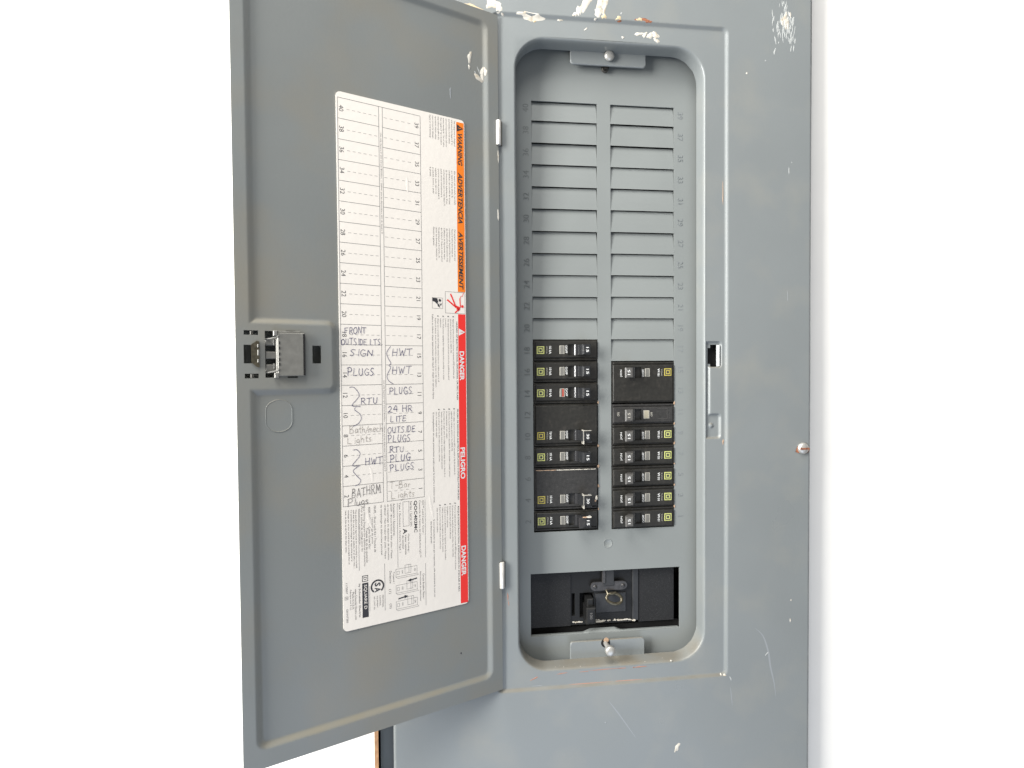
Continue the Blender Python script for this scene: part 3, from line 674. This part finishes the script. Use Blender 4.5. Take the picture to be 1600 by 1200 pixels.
# pictograms
g = MB(); fr(g, 32.2, 49.6, 31.0, 48.3, .25, 'greyink')
def bar(mb, a, b_, w, m_, y=Y2): ribbon(mb, [(-a[0], a[1]), (-b_[0], b_[1])], w, m_, y)
def disc(mb, u_, v_, r, m_, y=Y3): mb.add([(-u_+r*math.cos(i*.5236), y, v_+r*math.sin(i*.5236)) for i in range(12)], [tuple(range(12))], m_)
for a, b_, w in (((44.9, 46.6), (40.6, 37), 1.2), ((47.9, 41.8), (40.4, 36.2), 1.2), ((41, 36.8), (36.8, 35.4), 1.9), ((36.8, 43.4), (36.4, 36), .9), ((36.8, 35.2), (41.2, 31.0+.6), 1.1), ((39.5, 35.5), (37.2, 33.8), 2.0)): bar(g, a, b_, w, 'red')
disc(g, 34.6, 37.0, 1.15, 'red'); ribbon(g, [(-33.6, 48.0), (-34.6, 45.0), (-35.6, 45.4), (-36.8, 43.4)], .45, 'red', Y2)
sp(g, 'shock_pictogram')
g = MB(); fr(g, 51.7, 60.7, 34.3, 42.9, .22, 'greyink')
g.add([(-60.4, Y2, 42.6), (-56.4, Y2, 42.4), (-55.6, Y2, 39.6), (-56.8, Y2, 38.0), (-58.5, Y2, 39.6), (-60.4, Y2, 40.0)], [(0, 5, 4, 3, 2, 1)], 'ink')
g.add([(-56.4, Y2+.02, 39.0), (-54.6, Y2+.02, 37.3), (-54.0, Y2+.02, 35.0), (-56.0, Y2+.02, 36.2)], [(0, 3, 2, 1)], 'ink'); disc(g, 54.2, 40.9, 1.1, 'ink')
g.add([(-54.6, Y2, 38.9), (-53.4, Y2, 37.9), (-52.2, Y2, 38.9), (-53.4, Y2, 36.4)], [(0, 3, 2, 1)], 'ink')
sp(g, 'manual_pictogram')
# paragraphs of fine print
def para(text_lines, u0, v0, pitch, h, mname='finerow', bold=0.0, mb=None, name='fine_print', full=None):
    own = mb is None; mb = mb or MB()
    for i, t_ in enumerate(text_lines):
        if not t_: continue
        w = None
        vv, ff, lo, hi = glyphs(t_, bold, 0, 1)
        sc = h/.72
        w = (hi-lo)[0]*sc
        cap = (hi-lo)[1]*sc
        put(mb, t_, mname, (-(u0+pitch*i), Y1, v0), w=w, h=cap, bold=bold, res=1, align='l', **DOWN)
    if own: sp(mb, name)
E1_ = ['This equipment is designed', 'and tested by Square D to', 'performance levels which', 'exceed Underwriters Labora-', 'tories standards. Use of other', 'than Square D QO breakers', 'may adversely affect the', 'operation, impair safety,', 'cause property damage,', 'injury or void warranty.']
S1_ = ['Este equipo esta disenado y probado', 'por Square D para niveles de', 'rendimiento que exceden las normas', 'de Underwriters Laboratories. El uso', 'de interruptores que no sean Square D', 'puede afectar adversamente la', 'operacion correcta, perjudicar la', 'seguridad, causar danos a la', 'propiedad, lesiones o anular', 'la garantia.']
F1_ = ['Cet appareil est concu et teste par', 'Square D selon des niveaux de', 'rendement qui depassent les normes', 'des Underwriters Laboratories (UL).', "L'utilisation de disjoncteurs autres", 'que Square D risque de nuire au bon', 'fonctionnement, a la securite, de', 'causer des dommages, blessures ou', "d'annuler la garantie.", '']
para(E1_, 40.2, 185.0, 2.3, 1.35); para(S1_, 40.4, 144.6, 2.3, 1.3); para(F1_, 40.8, 98.4, 2.25, 1.3)
g = MB(); put(g, 'HAZARD OF ELECTRIC SHOCK, EXPLOSION, OR ARC FLASH', 'ink', (-39.8, Y1, -7), w=63, h=1.5, bold=.01, **DOWN)
put(g, 'PELIGRO DE DESCARGA ELECTRICA, EXPLOSION O DESTELLO POR ARQUEO', 'ink', (-39.8, Y1, -83), w=74, h=1.5, bold=.01, **DOWN)
put(g, "RISQUE D'ELECTROCUTION, D'EXPLOSION OU D'ECLAIR D'ARC", 'ink', (-40.0, Y1, -160), w=70, h=1.5, bold=.01, **DOWN)
put(g, 'Failure to follow these instructions will result in death or serious injury.', 'ink', (-60.6, Y1, -4), w=67, h=1.6, **DOWN)
put(g, 'El incumplimiento de estas precauciones podra causar la muerte o lesiones serias.', 'ink', (-60.8, Y1, -84), w=72, h=1.6, **DOWN)
put(g, 'Si ces precautions ne sont pas respectees, cela entrainera la mort ou', 'ink', (-61.2, Y1, -164), w=62, h=1.6, **DOWN)
put(g, 'des blessures graves.', 'ink', (-63.6, Y1, -143), w=18, h=1.5, **DOWN)
sp(g, 'hazard_heading')
D1_ = ['Apply appropriate personal protective equipment (PPE) and follow safe', 'electrical work practices. See NFPA 70E.', 'This equipment must only be installed and serviced by qualified electrical', 'personnel.', 'Turn off all power supplying this equipment before working on or inside', 'equipment.', 'Always use a properly rated voltage sensing device to confirm power is off.', 'Replace all devices, doors and covers before turning on power to this equipment.']
D2_ = ['Utilice equipo de proteccion personal (EPP) apropiado y siga las practicas de', 'seguridad en trabajos electricos. Vea NFPA 70E.', 'Solamente el personal electrico especializado debera instalar y prestar servicio', 'de mantenimiento a este equipo.', 'Desenergice el equipo antes de realizar cualquier trabajo dentro o fuera de el.', 'Siempre utilice un dispositivo detector de tension nominal adecuado.', 'Vuelva a colocar todos los dispositivos, puertas y cubiertas', 'antes de energizar este equipo.']
D3_ = ['Portez un equipement de protection personnelle (EPP) approprie et observez', 'les methodes de travail electrique securitaire. Voir CSA Z462.', 'Seul un personnel qualifie doit effectuer', "l'installation et l'entretien.", "Coupez toutes les alimentations de l'appareil avant d'y travailler.", 'Utilisez toujours un dispositif de detection de tension.', 'Replacez tous les dispositifs, portes et couvercles', 'avant de mettre sous tension.']
for D_, v0 in ((D1_, 26.6), (D2_, -47.5), (D3_, -124)):
    para(D_, 42.9, v0, 2.18, 1.2)
    g = MB()
    for i in (0, 2, 4, 6): disc(g, 42.9+2.18*i, v0+1.8, .5, 'ink')
    sp(g, 'bullet_marks')
# lower data block
g = MB()
rect(g, 68.35, 68.6, -162, -116, 'greyink'); rect(g, 90.9, 91.15, -166, -116, 'greyink'); rect(g, 120.5, 120.75, -163, -117, 'greyink'); rect(g, 68.45, 68.7, -200, -166.5, 'greyink'); rect(g, 101.3, 101.55, -197, -161, 'greyink'); rect(g, 113.0, 113.2, -195, -176, 'greyink')
fr(g, 81.6, 86.6, -135, -115.8, .25, 'greyink'); sp(g, 'rule_lines')
g = MB()
for t_, u_, v_, L, h_, b_ in (('QO™ Load Center Cover /', 70.3, -116.5, 27, 1.7, 0), ('Couvercle du Centre de Distribution QO™', 72.9, -116.2, 45, 1.7, 0), ('QOC402MC', 76.5, -116, 25, 3.0, .021), ('Series / Serie S01', 80.0, -116, 19.5, 1.6, 0), ('Mains Rating /', 82.4, -141.2, 14.5, 1.5, 0), ('Valeur nominale', 84.5, -141.5, 15.5, 1.5, 0), ('du secteur', 86.6, -141.8, 10.5, 1.5, 0), ('A', 85.0, -136.7, 4.2, 3.3, .03),
        ('Type 1 Enclosure / Armoire Type 1', 89.2, -116, 38.5, 1.7, 0), ('Accessories / Accessoires:', 93.6, -116, 25, 1.6, 0), ('QOFP - Branch breaker filler plate / Plaque', 96.0, -116, 42, 1.6, 0), ('de remplissage du disjoncteur de derivation', 98.4, -116.2, 42.5, 1.6, 0), ('LMB2/LF - Main breaker filler plate / Plaque', 101.0-.2, -116.4+0, 41, 1.6, 0) , ('de remplissage du disjoncteur principal', 103.6, -116, 38, 1.6, 0), ('PK4FL - Door Lock Kit / Trousse de', 108.4, -116, 35, 1.6, 0), ('verrouillage de porte', 110.6, -124.4, 20, 1.6, 0), ('4000.1303CA - Cover Screw Kit /', 112.6, -116.2, 32, 1.6, 0), ('Trousse de vis de couvercle', 114.6, -131.8, 26, 1.6, 0), ('See Wiring Diagram for additional Accessories.', 116.5, -115.8, 45, 1.6, 0), ('Voir le schema de cablage pour les', 118.3, -116, 33, 1.6, 0), ('accessoires supplementaires.', 120.0-.6+.5, -116.8, 27, 1.3, 0),
        ('This panelboard is approved for mounting in a vertical', 122.6, -117, 43.5, 1.35, .006), ('wall with the main at the top, bottom, or to either side. /', 124.3, -117, 43.5, 1.35, .006), ('Ce panneau est homologue et approuve pour le', 126.0, -117, 38, 1.35, .006), ('montage sur un mur vertical avec le principal situe en', 128.0, -117, 40, 1.35, .006), ('haut, en bas ou de l\'un des deux cotes.', 129.9, -117, 31, 1.35, .006),
        ('by Schneider Electric', 120.7, -172.8, 25, 1.8, .01), ('www.Schneider-Electric.com', 123.4, -176, 23, 1.5, 0), ('Made in U.S.A.', 125.3, -178, 13, 1.5, 0), ('Fabrique aux E.-U.', 127.3, -176, 15, 1.5, 0), ('11/2007', 130.0, -170.5, 8, 1.4, 0), ('P', 130.2, -181.3, 1.2, 1.4, 0), ('EAV47385', 129.8, -190, 10, 1.4, 0),
        ('Circuit Breaker Reset /', 70.4, -174.4, 20.5, 1.5, 0), ('Rearmement du disjoncteur', 73.0, -172.4, 23.5, 1.5, 0), ('Tripped /', 94.6, -168.8, 9, 1.6, 0), ('Declenche', 97.0, -167.6, 9.5, 1.6, 0), ('(1)', 97.6, -181.4, 3.6, 2.2, 0), ('(2)', 97.2, -192.6, 3.8, 2.2, 0), ('INDUSTRIAL', 103.0, -184.6, 9.5, 1.1, 0), ('CONTROL', 105.2, -184.6, 8, 1.1, 0), ('EQUIPMENT', 107.4, -184.6, 9, 1.1, 0), ('IND. CONT. EQ.', 109.6, -184.6, 10, 1.1, 0)):
    put(g, t_, 'ink' if b_ > .02 else 'finerow', (-u_, Y1, v_), w=L, h=h_, bold=b_, align='l', **DOWN)
fr(g, 129.0, 131.4, -182.9, -180.5, .2, 'greyink')
sp(g, 'data_print')
g = MB(); rect(g, 114.0, 118.6, -198.9, -172.9, 'ink'); put(g, 'SQUARE D', 'paper', (-116.3, Y2, -183.5), w=18.5, h=2.6, bold=.01, **DOWN)
fr(g, 114.2, 118.6, -171.9, -167.3, .45, 'ink'); put(g, 'D', 'ink', (-116.4, Y1, -169.6), w=2.2, h=2.3, bold=.01, **DOWN); sp(g, 'maker_logo')
g = MB()                                        # round CSA mark
V = []; N = 30
for i in range(N+1):
    a = math.radians(-52+284*i/N)
    for r_ in (4.0, 5.2): V.append((-107.1+r_*math.cos(a), Y1, -177.3+r_*math.sin(a)))
g.add(V, [(2*i, 2*i+1, 2*i+3, 2*i+2) for i in range(N)], 'ink')
put(g, 'S', 'ink', (-107.0, Y1, -175.9), w=2.9, h=4.6, bold=.03, **DOWN); put(g, 'A', 'ink', (-107.0, Y1, -179.9), w=3.6, h=4.6, bold=.03, **DOWN)
sp(g, 'certification_mark')
g = MB()                                        # reset diagram: three little breakers and two arrows
for (v0, tip) in ((-167.0, 0), (-179.6, 1), (-192.0, 2)):
    fr(g, 75.6, 92.8, v0-6.2, v0, .2, 'greyink'); fr(g, 90.0, 91.9, v0-4.4, v0-1.8, .18, 'greyink')
    t0 = (80.6, 79.2, 78.6)[tip]; fr(g, t0, t0+5, v0-4.6, v0+2.0, .2, 'greyink'); rect(g, t0+1.6, t0+1.8, v0-4.4, v0+1.8, 'greyink')
    ribbon(g, [(-75.6, v0-6.2), (-74.4, v0-7.4), (-91.4, v0-7.4), (-92.8, v0-6.2)], .2, 'greyink', Y1)
    put(g, 'ON', 'greyink', (-77.4, Y1, v0-3), w=2.2, h=1.2, **DOWN); put(g, 'OFF', 'greyink', (-87.6, Y1, v0-3), w=2.6, h=1.2, **DOWN)
for a, b_ in (((75.8, -176.9), (83.6, -177.6)), ((91.0, -190.3), (83.0, -189.6))):
    d_ = 1 if b_[0] > a[0] else -1
    bar(g, a, (b_[0]-d_*2.6, b_[1]), .9, 'ink'); g.add([(-(b_[0]-d_*3.0), Y2, b_[1]-1.3), (-b_[0], Y2, b_[1]), (-(b_[0]-d_*3.0), Y2, b_[1]+1.3)], [(0, 1, 2) if d_ < 0 else (2, 1, 0)], 'ink')
sp(g, 'reset_diagram')
# handwriting
HWR = [('FRONT', 128.8, 112.9, 12.7, 4.5, 0.5, 0), ('OUTSIDE LTS.', 131.2, 101.0, 4.6, 4.5, 0.3, 0), ('SIGN', 125.4, 107.9, -3.4, 4.5, 0.1, 0), ('PLUGS', 127.2, 107.1, -17.9, 5.3, -0.1, 0), ('RTU', 117.7, 104.7, -39.2, 5.0, 0.2, 0),
 ('Bath/mech', 126.4, 101.8, -60.2, 4.9, 0, 1), ('Lights', 128.1, 110.2, -68.0, 5.0, 1.0, 1), ('HWT', 115.2, 101.6, -84.7, 5.3, 0, 0), ('BATHRM', 125.4, 103.4, -108.0, 6.6, 2.0, 2), ('Plugs', 128.5, 113.0, -114.0, 5.3, 0.6, 2),
 ('HWT', 93.6, 77.1, -3.1, 5.4, 0.2, 0), ('HWT', 93.8, 78.0, -16.8, 5.6, 0.0, 0), ('PLUGS', 96.0, 77.7, -32.4, 4.9, 0, 0), ('24 HR', 97.4, 77.6, -46.2, 4.9, 0.4, 0), ('LITE', 95.8, 82.6, -53.4, 4.2, 0, 0), ('OUTSIDE', 97.6, 75.5, -61.8, 4.4, 0, 0),
 ('PLUGS', 97.7, 79.2, -68.9, 5.2, 0, 0), ('RTU', 96.6, 84.5, -76.8, 4.4, 0, 0), ('PLUG', 96.2, 79.9, -84.1, 5.3, .2, 0), ('PLUGS', 96.3, 76.6, -91.0, 5.0, 0, 0), ('T-Bar', 96.7, 80.7, -104.6, 5.0, 0, 1), ('Lights', 96.0, 76.9, -112.3, 5.0, 0.3, 1)]
for i, (t_, u0, u1, vb, h_, sl, kd_) in enumerate(HWR):
    g = MB(); handwrite(g, t_, -u0, -u1, vb-.2, sl, h_, (.36, .28, .36)[kd_], ('pen', 'pencil', 'pencil2')[kd_], Y3, i+3); sp(g, 'handwritten_entry')
for br in ([(126.0, -26.6), (122.5, -26.9), (118.8, -32.2), (121, -36), (123.3, -38.4), (123.9, -40.4), (118, -41.0)], [(121.8, -41.4), (122.2, -43.4), (118.6, -46.5), (117.6, -50), (119.8, -53.4), (123.8, -55.5)], [(124.0, -72.8), (120.8, -73.0), (118.9, -77.0), (124.0, -83.2), (123.8, -84.6), (119, -84.9)], [(120.4, -85.3), (124.0, -88.0), (122, -91.5), (118.7, -95.5), (120.0, -98.4), (122.8, -99.2)],
           [(94.6, 3.9), (97.8, -1.0), (96.5, -5.5), (94.6, -9.0), (96.4, -10.7)], [(96.0, -10.9), (94.9, -12.4), (97.7, -18.4), (96.4, -22.3), (92.7, -24.8)]):
    g = MB(); ribbon(g, curve([(-a, b_) for a, b_ in br], 7), .36, 'pen', Y3-.02); sp(g, 'pen_brace')

# ================================================================ CIRCUIT BREAKERS
YF = 18.4
def ext_block(mb, x0, x1, z0, z1, y, depth, m_, bev=.35, hole=None):
    xs_ = [x0+bev, x1-bev]; zs_ = [z0+bev, z1-bev]
    if hole: xs_ = sorted(xs_+[hole[0], hole[1]]); zs_ = sorted(zs_+[hole[2], hole[3]])
    mb.cells(xs_, zs_, y, m_, holes=[hole] if hole else ())
    a = [(x0+bev, y, z0+bev), (x1-bev, y, z0+bev), (x1-bev, y, z1-bev), (x0+bev, y, z1-bev)]
    b = [(x0, y+bev, z0), (x1, y+bev, z0), (x1, y+bev, z1), (x0, y+bev, z1)]
    c = [(p[0], y+depth, p[2]) for p in b]
    mb.add(a+b+c, [(4+i, 4+(i+1) % 4, (i+1) % 4, i) for i in range(4)]+[(8+i, 8+(i+1) % 4, 4+(i+1) % 4, 4+i) for i in range(4)], m_)
    if hole:
        h0, h1, h2, h3 = hole
        p = [(h0, y, h2), (h1, y, h2), (h1, y, h3), (h0, y, h3)]; q = [(u_[0], y+7, u_[2]) for u_ in p]
        mb.add(p+q, [(i, (i+1) % 4, 4+(i+1) % 4, 4+i) for i in range(4)]+[(4, 5, 6, 7)], 'void')
def breaker(name, span, zf, rating, ka, body, emblem, hmat, windowmat, old=False, tie=False, pad=0.0):
    """local mm; handle towards +x, print reads downwards. span: body height; zf: z of the pole that carries the print"""
    root = thing(name, '', 'circuit breaker')
    def bp(mb, nm, **kw): o = mb.build(nm, **kw); o.parent = root; return o
    h = span/2-.25
    slot = (2.0, 12.6, zf-4.5, zf+5.3)
    b = MB()
    ext_block(b, -29.3, 29.0, -h, h, 2.0, 13, body, .3)
    ext_block(b, -27.7, 28.2, -h+2.9, h-1.4, 0, 2.2, body, .45, slot)
    b.box(-29.0, -27.9, .5, 2.0, -h+3.1, h-1.7, body, .2)
    b.box(-28.6, 27.6, 1.2, 2.1, -h+.5, -h+1.8, body, .25)
    bp(b, 'body')
    # rocker: drum in the slot, throw leaning to the centre of the panel
    t = MB(); N = 12; prof = []
    for i in range(N):
        a = math.radians(200-150*i/(N-1)); prof.append((9.9+2.9*math.cos(a), 2.4-2.9*math.sin(a)))
    t.prism([(p[0], p[1]) for p in prof], 'z', zf-4.3, zf+5.1, 'neck'); bp(t, 'toggle_drum', smooth=35)
    t = MB(); hw = 4.6
    prof = [(10.2, 1.0), (10.8, -2.6), (12.4, -8.4), (13.2, -9.3), (19.2, -9.8), (20.2, -9.0), (19.6, -6.6), (15.2, -1.2), (13.6, 2.2)]
    zl, zh = zf-4.1, zf+4.9
    if old: zh += .6; zl -= .6
    t.prism(prof, 'z', zl, zh, hmat)
    t.box(13.4, 19.6, -10.2, -9.0, zl+.5, zh-.5, hmat, .35)
    if tie:
        t.prism([(12.8, -7.2), (20.9, -9.2), (21.2, -6.2), (15.2, -4.4)], 'z', zl-1.6, zl, hmat); t.box(13.2, 14.0, -9.7, -3.0, -h+2.5 if zf < 0 else zl-2, zh+.6, 'frame', .15)
        t.box(12.3, 20.4, -9.6, -8.4, zh-.1, zh+.45, 'frame', .15)
    bp(t, 'toggle_handle')
    g = MB()
    if rating: put(g, rating, 'white' if not old else 'frame', (17.0, -10.28, zf+.1), w=4.5, h=2.4, bold=.008, **DOWN)
    if not old:
        put(g, 'O/OFF', 'white', (.35, -.05, zf+.9), w=6.8, h=2.0, bold=.012, **DOWN)
        put(g, '|/ON', 'white', (20.7, -.05, zf+.9), w=6.2, h=2.2, bold=.012, **DOWN)
        put(g, ka, 'white', (-14.2, -.05, zf+.3), w=6.8, h=2.1, bold=.015, **DOWN)
        put(g, 'AWG/CU-AL', 'frame', (-17.2, -.05, zf+.4), w=6.6, h=1.15, **DOWN)
    else:
        put(g, 'OFF', 'frame', (-7.6, -.05, zf+.3), w=4.0, h=1.9, bold=.01, **DOWN); put(g, 'ON', 'frame', (23.6, -.05, zf), w=3.4, h=2.2, bold=.01, **DOWN)
    bp(g, 'printed_lettering')
    w_ = MB(); x0, x1 = (-5.6, .0-1.6) if not old else (-5.2, -.2)
    x0, x1 = x0-.2, x1+.2
    w_.box(x0, x1, -.25, .5, zf-3.2, zf+4.2, 'frame', .1); w_.box(x0+.6, x1-.6, -.32, .5, zf-2.9, zf+3.9, windowmat, .05); 
    if windowmat == 'windowred': w_.box(x0+.6, x0+2.0, -.36, .5, zf-2.9, zf+3.9, 'window', .05)
    bp(w_, 'trip_window')
    if not old:
        e = MB(); ex_, ez_ = -22.9, zf+.2
        e.box(ex_-3.35, ex_+3.35, -.2, .4, ez_-3.35, ez_+3.35, emblem, .05)
        for (a0, a1, c0, c1) in ((-2.6, 2.6, 1.8, 2.6), (-2.6, 2.6, -2.6, -1.8), (-2.6, -1.8, -1.8, 1.8), (1.8, 2.6, -1.8, 1.8)): e.box(ex_+a0, ex_+a1, -.26, 0, ez_+c0, ez_+c1, 'ink')
        e.box(ex_-1.0, ex_+.8, -.26, 0, ez_-1.05, ez_+1.05, 'ink'); e.box(ex_+.8, ex_+1.1, -.26, 0, ez_-.7, ez_+.7, 'ink')
        bp(e, 'maker_emblem')
    else:
        e = MB(); 
        for (a0, a1, c0, c1) in ((-22.5, -13, 4.4, 4.65), (-22.5, -13, -4.9, -4.65), (-22.5, -22.25, -4.65, 4.4)): e.box(a0, a1, -.2, .2, zf+c0, zf+c1, 'greyhandle')
        bp(e, 'moulded_outline')
    return root
def copy_tree(o):
    c = o.copy(); C.objects.link(c)
    for ch_ in o.children:
        d = ch_.copy(); C.objects.link(d); d.parent = c; d.matrix_parent_inverse = ch_.matrix_parent_inverse.copy()
    return c
GRP = 'black branch circuit breakers in the two columns'
def setb(o, x, z, flip, label):
    o.location = (x*S, YF*S, z*S); o.rotation_euler = (0, math.pi if flip else 0, 0); o['label'] = label; o['group'] = GRP
LX, RX = 60.85, 132.3
one = breaker('circuit_breaker', 19.05, 0, '15', '10 kA', 'black', 'yellow', 'handle', 'window')
setb(one, LX, 2.5, False, 'topmost black single breaker of the left column, beside stamped 18, under the blank covers')
c = copy_tree(one); setb(c, LX, -16.6, False, 'second breaker from the top of the left column, beside stamped 16')
redb = breaker('circuit_breaker', 19.05, 0, '15', '10 kA', 'black', 'yellow', 'handle', 'windowred')
setb(redb, LX, -35.7, False, 'black breaker with a red-edged window, third in the left column beside stamped 14')
dbl = breaker('circuit_breaker', 38.15, -9.4, '30', '10 kA', 'black', 'gold', 'handle', 'window', tie=True)
setb(dbl, LX, -64.2, False, 'clean wide double breaker marked 30 in the left column beside 12 and 10')
c = copy_tree(one); setb(c, LX, -92.6, False, 'single black breaker between the two wide 30 breakers, beside stamped 8')
dbl2 = breaker('circuit_breaker', 38.15, -9.4, '30', '10 kA', 'dusty', 'gold', 'handle', 'window', tie=True)
setb(dbl2, LX, -121.4, False, 'dusty wide double breaker marked 30 in the left column beside 6 and 4')
bot = breaker('circuit_breaker', 18.2, 0, '15', '10 kA', 'black', 'yellow', 'handle', 'window')
setb(bot, LX, -150.0, False, 'bottom breaker of the left column with scraped tan-edged handle, beside stamped 2')
b = MB(); b.box(12.4, 16.0, -10.4, -8.8, 4.6, 5.3, 'clay', .1); b.box(15.6, 20.0, -10.2, -8.8, 4.5, 5.5, 'dust', .1); b.box(9.6, 13.2, -8.2, -2.4, -5.0, 4.2, 'neck', .5)
o = b.build('scraped_edge'); o.parent = bot
b = MB(); b.blob(27.4, -9.0, -.02, .9, 2.3, 0, 3, 'dust', .3); b.blob(26.4, -11.6, -.02, .8, 1.1, 0, 4, 'clay', .2); 
for x0 in range(-27, 27, 6): b.blob(x0+2.6, 17.1, -.02, 3.6, .35, 0, x0, 'dust' if x0 > -12 else 'clay', .06, 10)
o = b.build('dried_residue'); o.parent = dbl2
dblr = breaker('circuit_breaker', 37.6, -9.2, '15', '10 kA', 'black', 'gold', 'greyhandle', 'window')
setb(dblr, RX, -26.6, True, 'wide double breaker with a grey handle marked 15 at the top of the right column')
oldb = breaker('circuit_breaker', 18.6, 0, '15', '', 'dusty', 'yellow', 'greyhandle', 'beige', old=True)
setb(oldb, RX, -55.4, True, 'older dusty breaker without yellow emblem and with a beige window in the right column')
rone = breaker('circuit_breaker', 19.05, 0, '15', '10 kA', 'black', 'yellow', 'greyhandle', 'window')
setb(rone, RX, -74.0, True, 'black breaker directly below the older emblemless one in the right column')
for z, l in ((-93.0, 'black breaker in the right column, fourth from the bottom'), (-112.1, 'black breaker in the right column, third from the bottom'), (-131.2, 'black breaker in the right column, second from the bottom'), (-150.1, 'bottom black breaker of the right column, above the grey plate')):
    c = copy_tree(rone); setb(c, RX, z, True, l)

# ================================================================ MAIN BREAKER
mb_ = thing('main_breaker', 'large grained black main breaker set in the bottom window below both columns', 'main breaker', (97, 26, -225))
def mp(mb, nm, **kw):
    o = mb.build(nm, **kw); o.parent = mb_; o.matrix_parent_inverse = Matrix.Translation((-97*S, -26*S, 225*S)); return o
def px(x, y): return (85.8+(x-925)*.606, -208.2-(y-907)*.59-(x-925)*.0305)
b = MB(); YM = 26
xl, xr = px(891.5, 930)[0], px(988, 930)[0]
b.cells([20, xl], [-249, -190], YM, 'main', wall=9); b.cells([xr+6, 163.8], [-249, -190], YM, 'main', wall=6)
t0, t1 = px(906, 940)[0], px(928, 940)[0]
b.cells([xl, xl+1.2, xl+4.5, t0, t1, xr], [-249, -242.5, -240.5, -226.5, -219.6, -190], YM+1.2, 'maindark', holes=[(t0, t1, -242.5, -219.6), (xl+1.2, xl+4.5, -240.5, -219.6)], wall=7, wallmat='void')
b.add([(t0-2, YM+8, -246), (t1+2, YM+8, -246), (t1+2, YM+8, -217), (t0-2, YM+8, -217), (xl, YM+8, -246), (xl+5, YM+8, -246), (xl+5, YM+8, -217), (xl, YM+8, -217)], [(0, 1, 2, 3), (4, 5, 6, 7)], 'void')
b.cells([20, 165], [-264, -246], 38, 'void')
mp(b, 'body')
b = MB(); b.box(xr, xr+5.6, YM-.9, YM+1.5, -247.2, -190, 'mainplate', .5); mp(b, 'side_rib')
b = MB(); p = px(929, 928); q = px(978, 957); b.box(p[0]+.8, q[0], YM+.2, YM+2, q[1]+.6, p[1], 'mainplate', .4); mp(b, 'cover_plate')
b = MB(); p = px(912.5, 930); q = px(925.5, 968)
b.box(p[0]+1.4, q[0]-.6, YM-6, YM+7, -232, -222.8, 'maindark', .9); b.box(p[0]-.2, q[0]+.6, YM-10, YM+4, -244.5, -229.5, 'maindark', 1.1)
b.box(p[0]+1.6, q[0]-1.2, YM-10.3, YM-9, -242.8, -231.3, 'maindark', .4); put(b, '100', 'greyink', ((p[0]+q[0])/2, YM-10.4, -236.5), w=5.6, h=2.4, **DOWN)
mp(b, 'main_toggle')
b = MB()                                         # T-shaped locking bracket
P = []
for cx, a0 in ((px(928.5, 914)[0], 90), (px(972, 914)[0], -90)):
    for i in range(9): a = math.radians(a0+22.5*i); P.append((cx+3.9*math.cos(a), -213.2+3.9*math.sin(a)))
b.prism(P[::-1], 'y', YM-2.2, YM-.4, 'bracket')
b.box(px(941, 900)[0], px(958, 900)[0], YM-2.9, YM-.6, -213, -190, 'mainplate', .4); b.box(px(939.5, 900)[0], px(944.5, 900)[0], YM-3.6, YM-1, -210, -190, 'bracket', .4)
bk = mp(b, 'lock_bracket', smooth=30)
for x in (928.5, 972): 
    b = MB(); b.lathe((px(x, 914)[0], YM-2.2, -213.2), [(1.8, 0), (1.8, .4), (1.3, 1.0), (.4, 1.2)], 'bracket', n=14); o = mp(b, 'rivet', smooth=40)
b = MB(); c0 = px(956, 931); a_ = -.2; lp = []
for i in range(25):
    t_ = 2*math.pi*i/24; ex_, ez_ = 7.3*math.cos(t_), 3.9*math.sin(t_)
    lp.append((c0[0]+ex_*math.cos(a_)-ez_*math.sin(a_)*1.0, YM-6.5+2.2*math.sin(t_), c0[1]+ex_*math.sin(a_)+ez_*math.cos(a_)))
b.tube(lp, 1.45, 'brass', 8); b.tube([(c0[0]-6, YM-2, c0[1]+6), (c0[0]-5.5, YM-5.5, c0[1]+4.2), (c0[0]-2, YM-6.5, c0[1]+4.4), (c0[0]+2, YM-5, c0[1]+4.8)], 1.1, 'brass', 8)
mp(b, 'lock_ring', smooth=50)
b = MB(); rnd = random.Random(9)
for x0, x1, k_ in ((896, 911, 9), (922, 940, 26), (935, 960, 10), (960, 991, 22)):
    for i in range(k_):
        x = rnd.uniform(x0, x1); p = px(x, 973.0-(x-905)*.045+rnd.gauss(0, 1.0 if x0 == 922 else .35))
        yy = YM+1.2 if xl < p[0] < xr else YM-.9
        b.blob(p[0], p[1], yy-.02, rnd.uniform(.6, 1.7), rnd.uniform(.4, .85), rnd.uniform(-20, 20), i, 'chip', .35, 8)
o = mp(b, 'paint_splatter'); o['kind'] = 'stuff'

# ------------------------------------------------------------ render
scene.render.engine = 'CYCLES'
scene.render.resolution_x = 1024; scene.render.resolution_y = 768
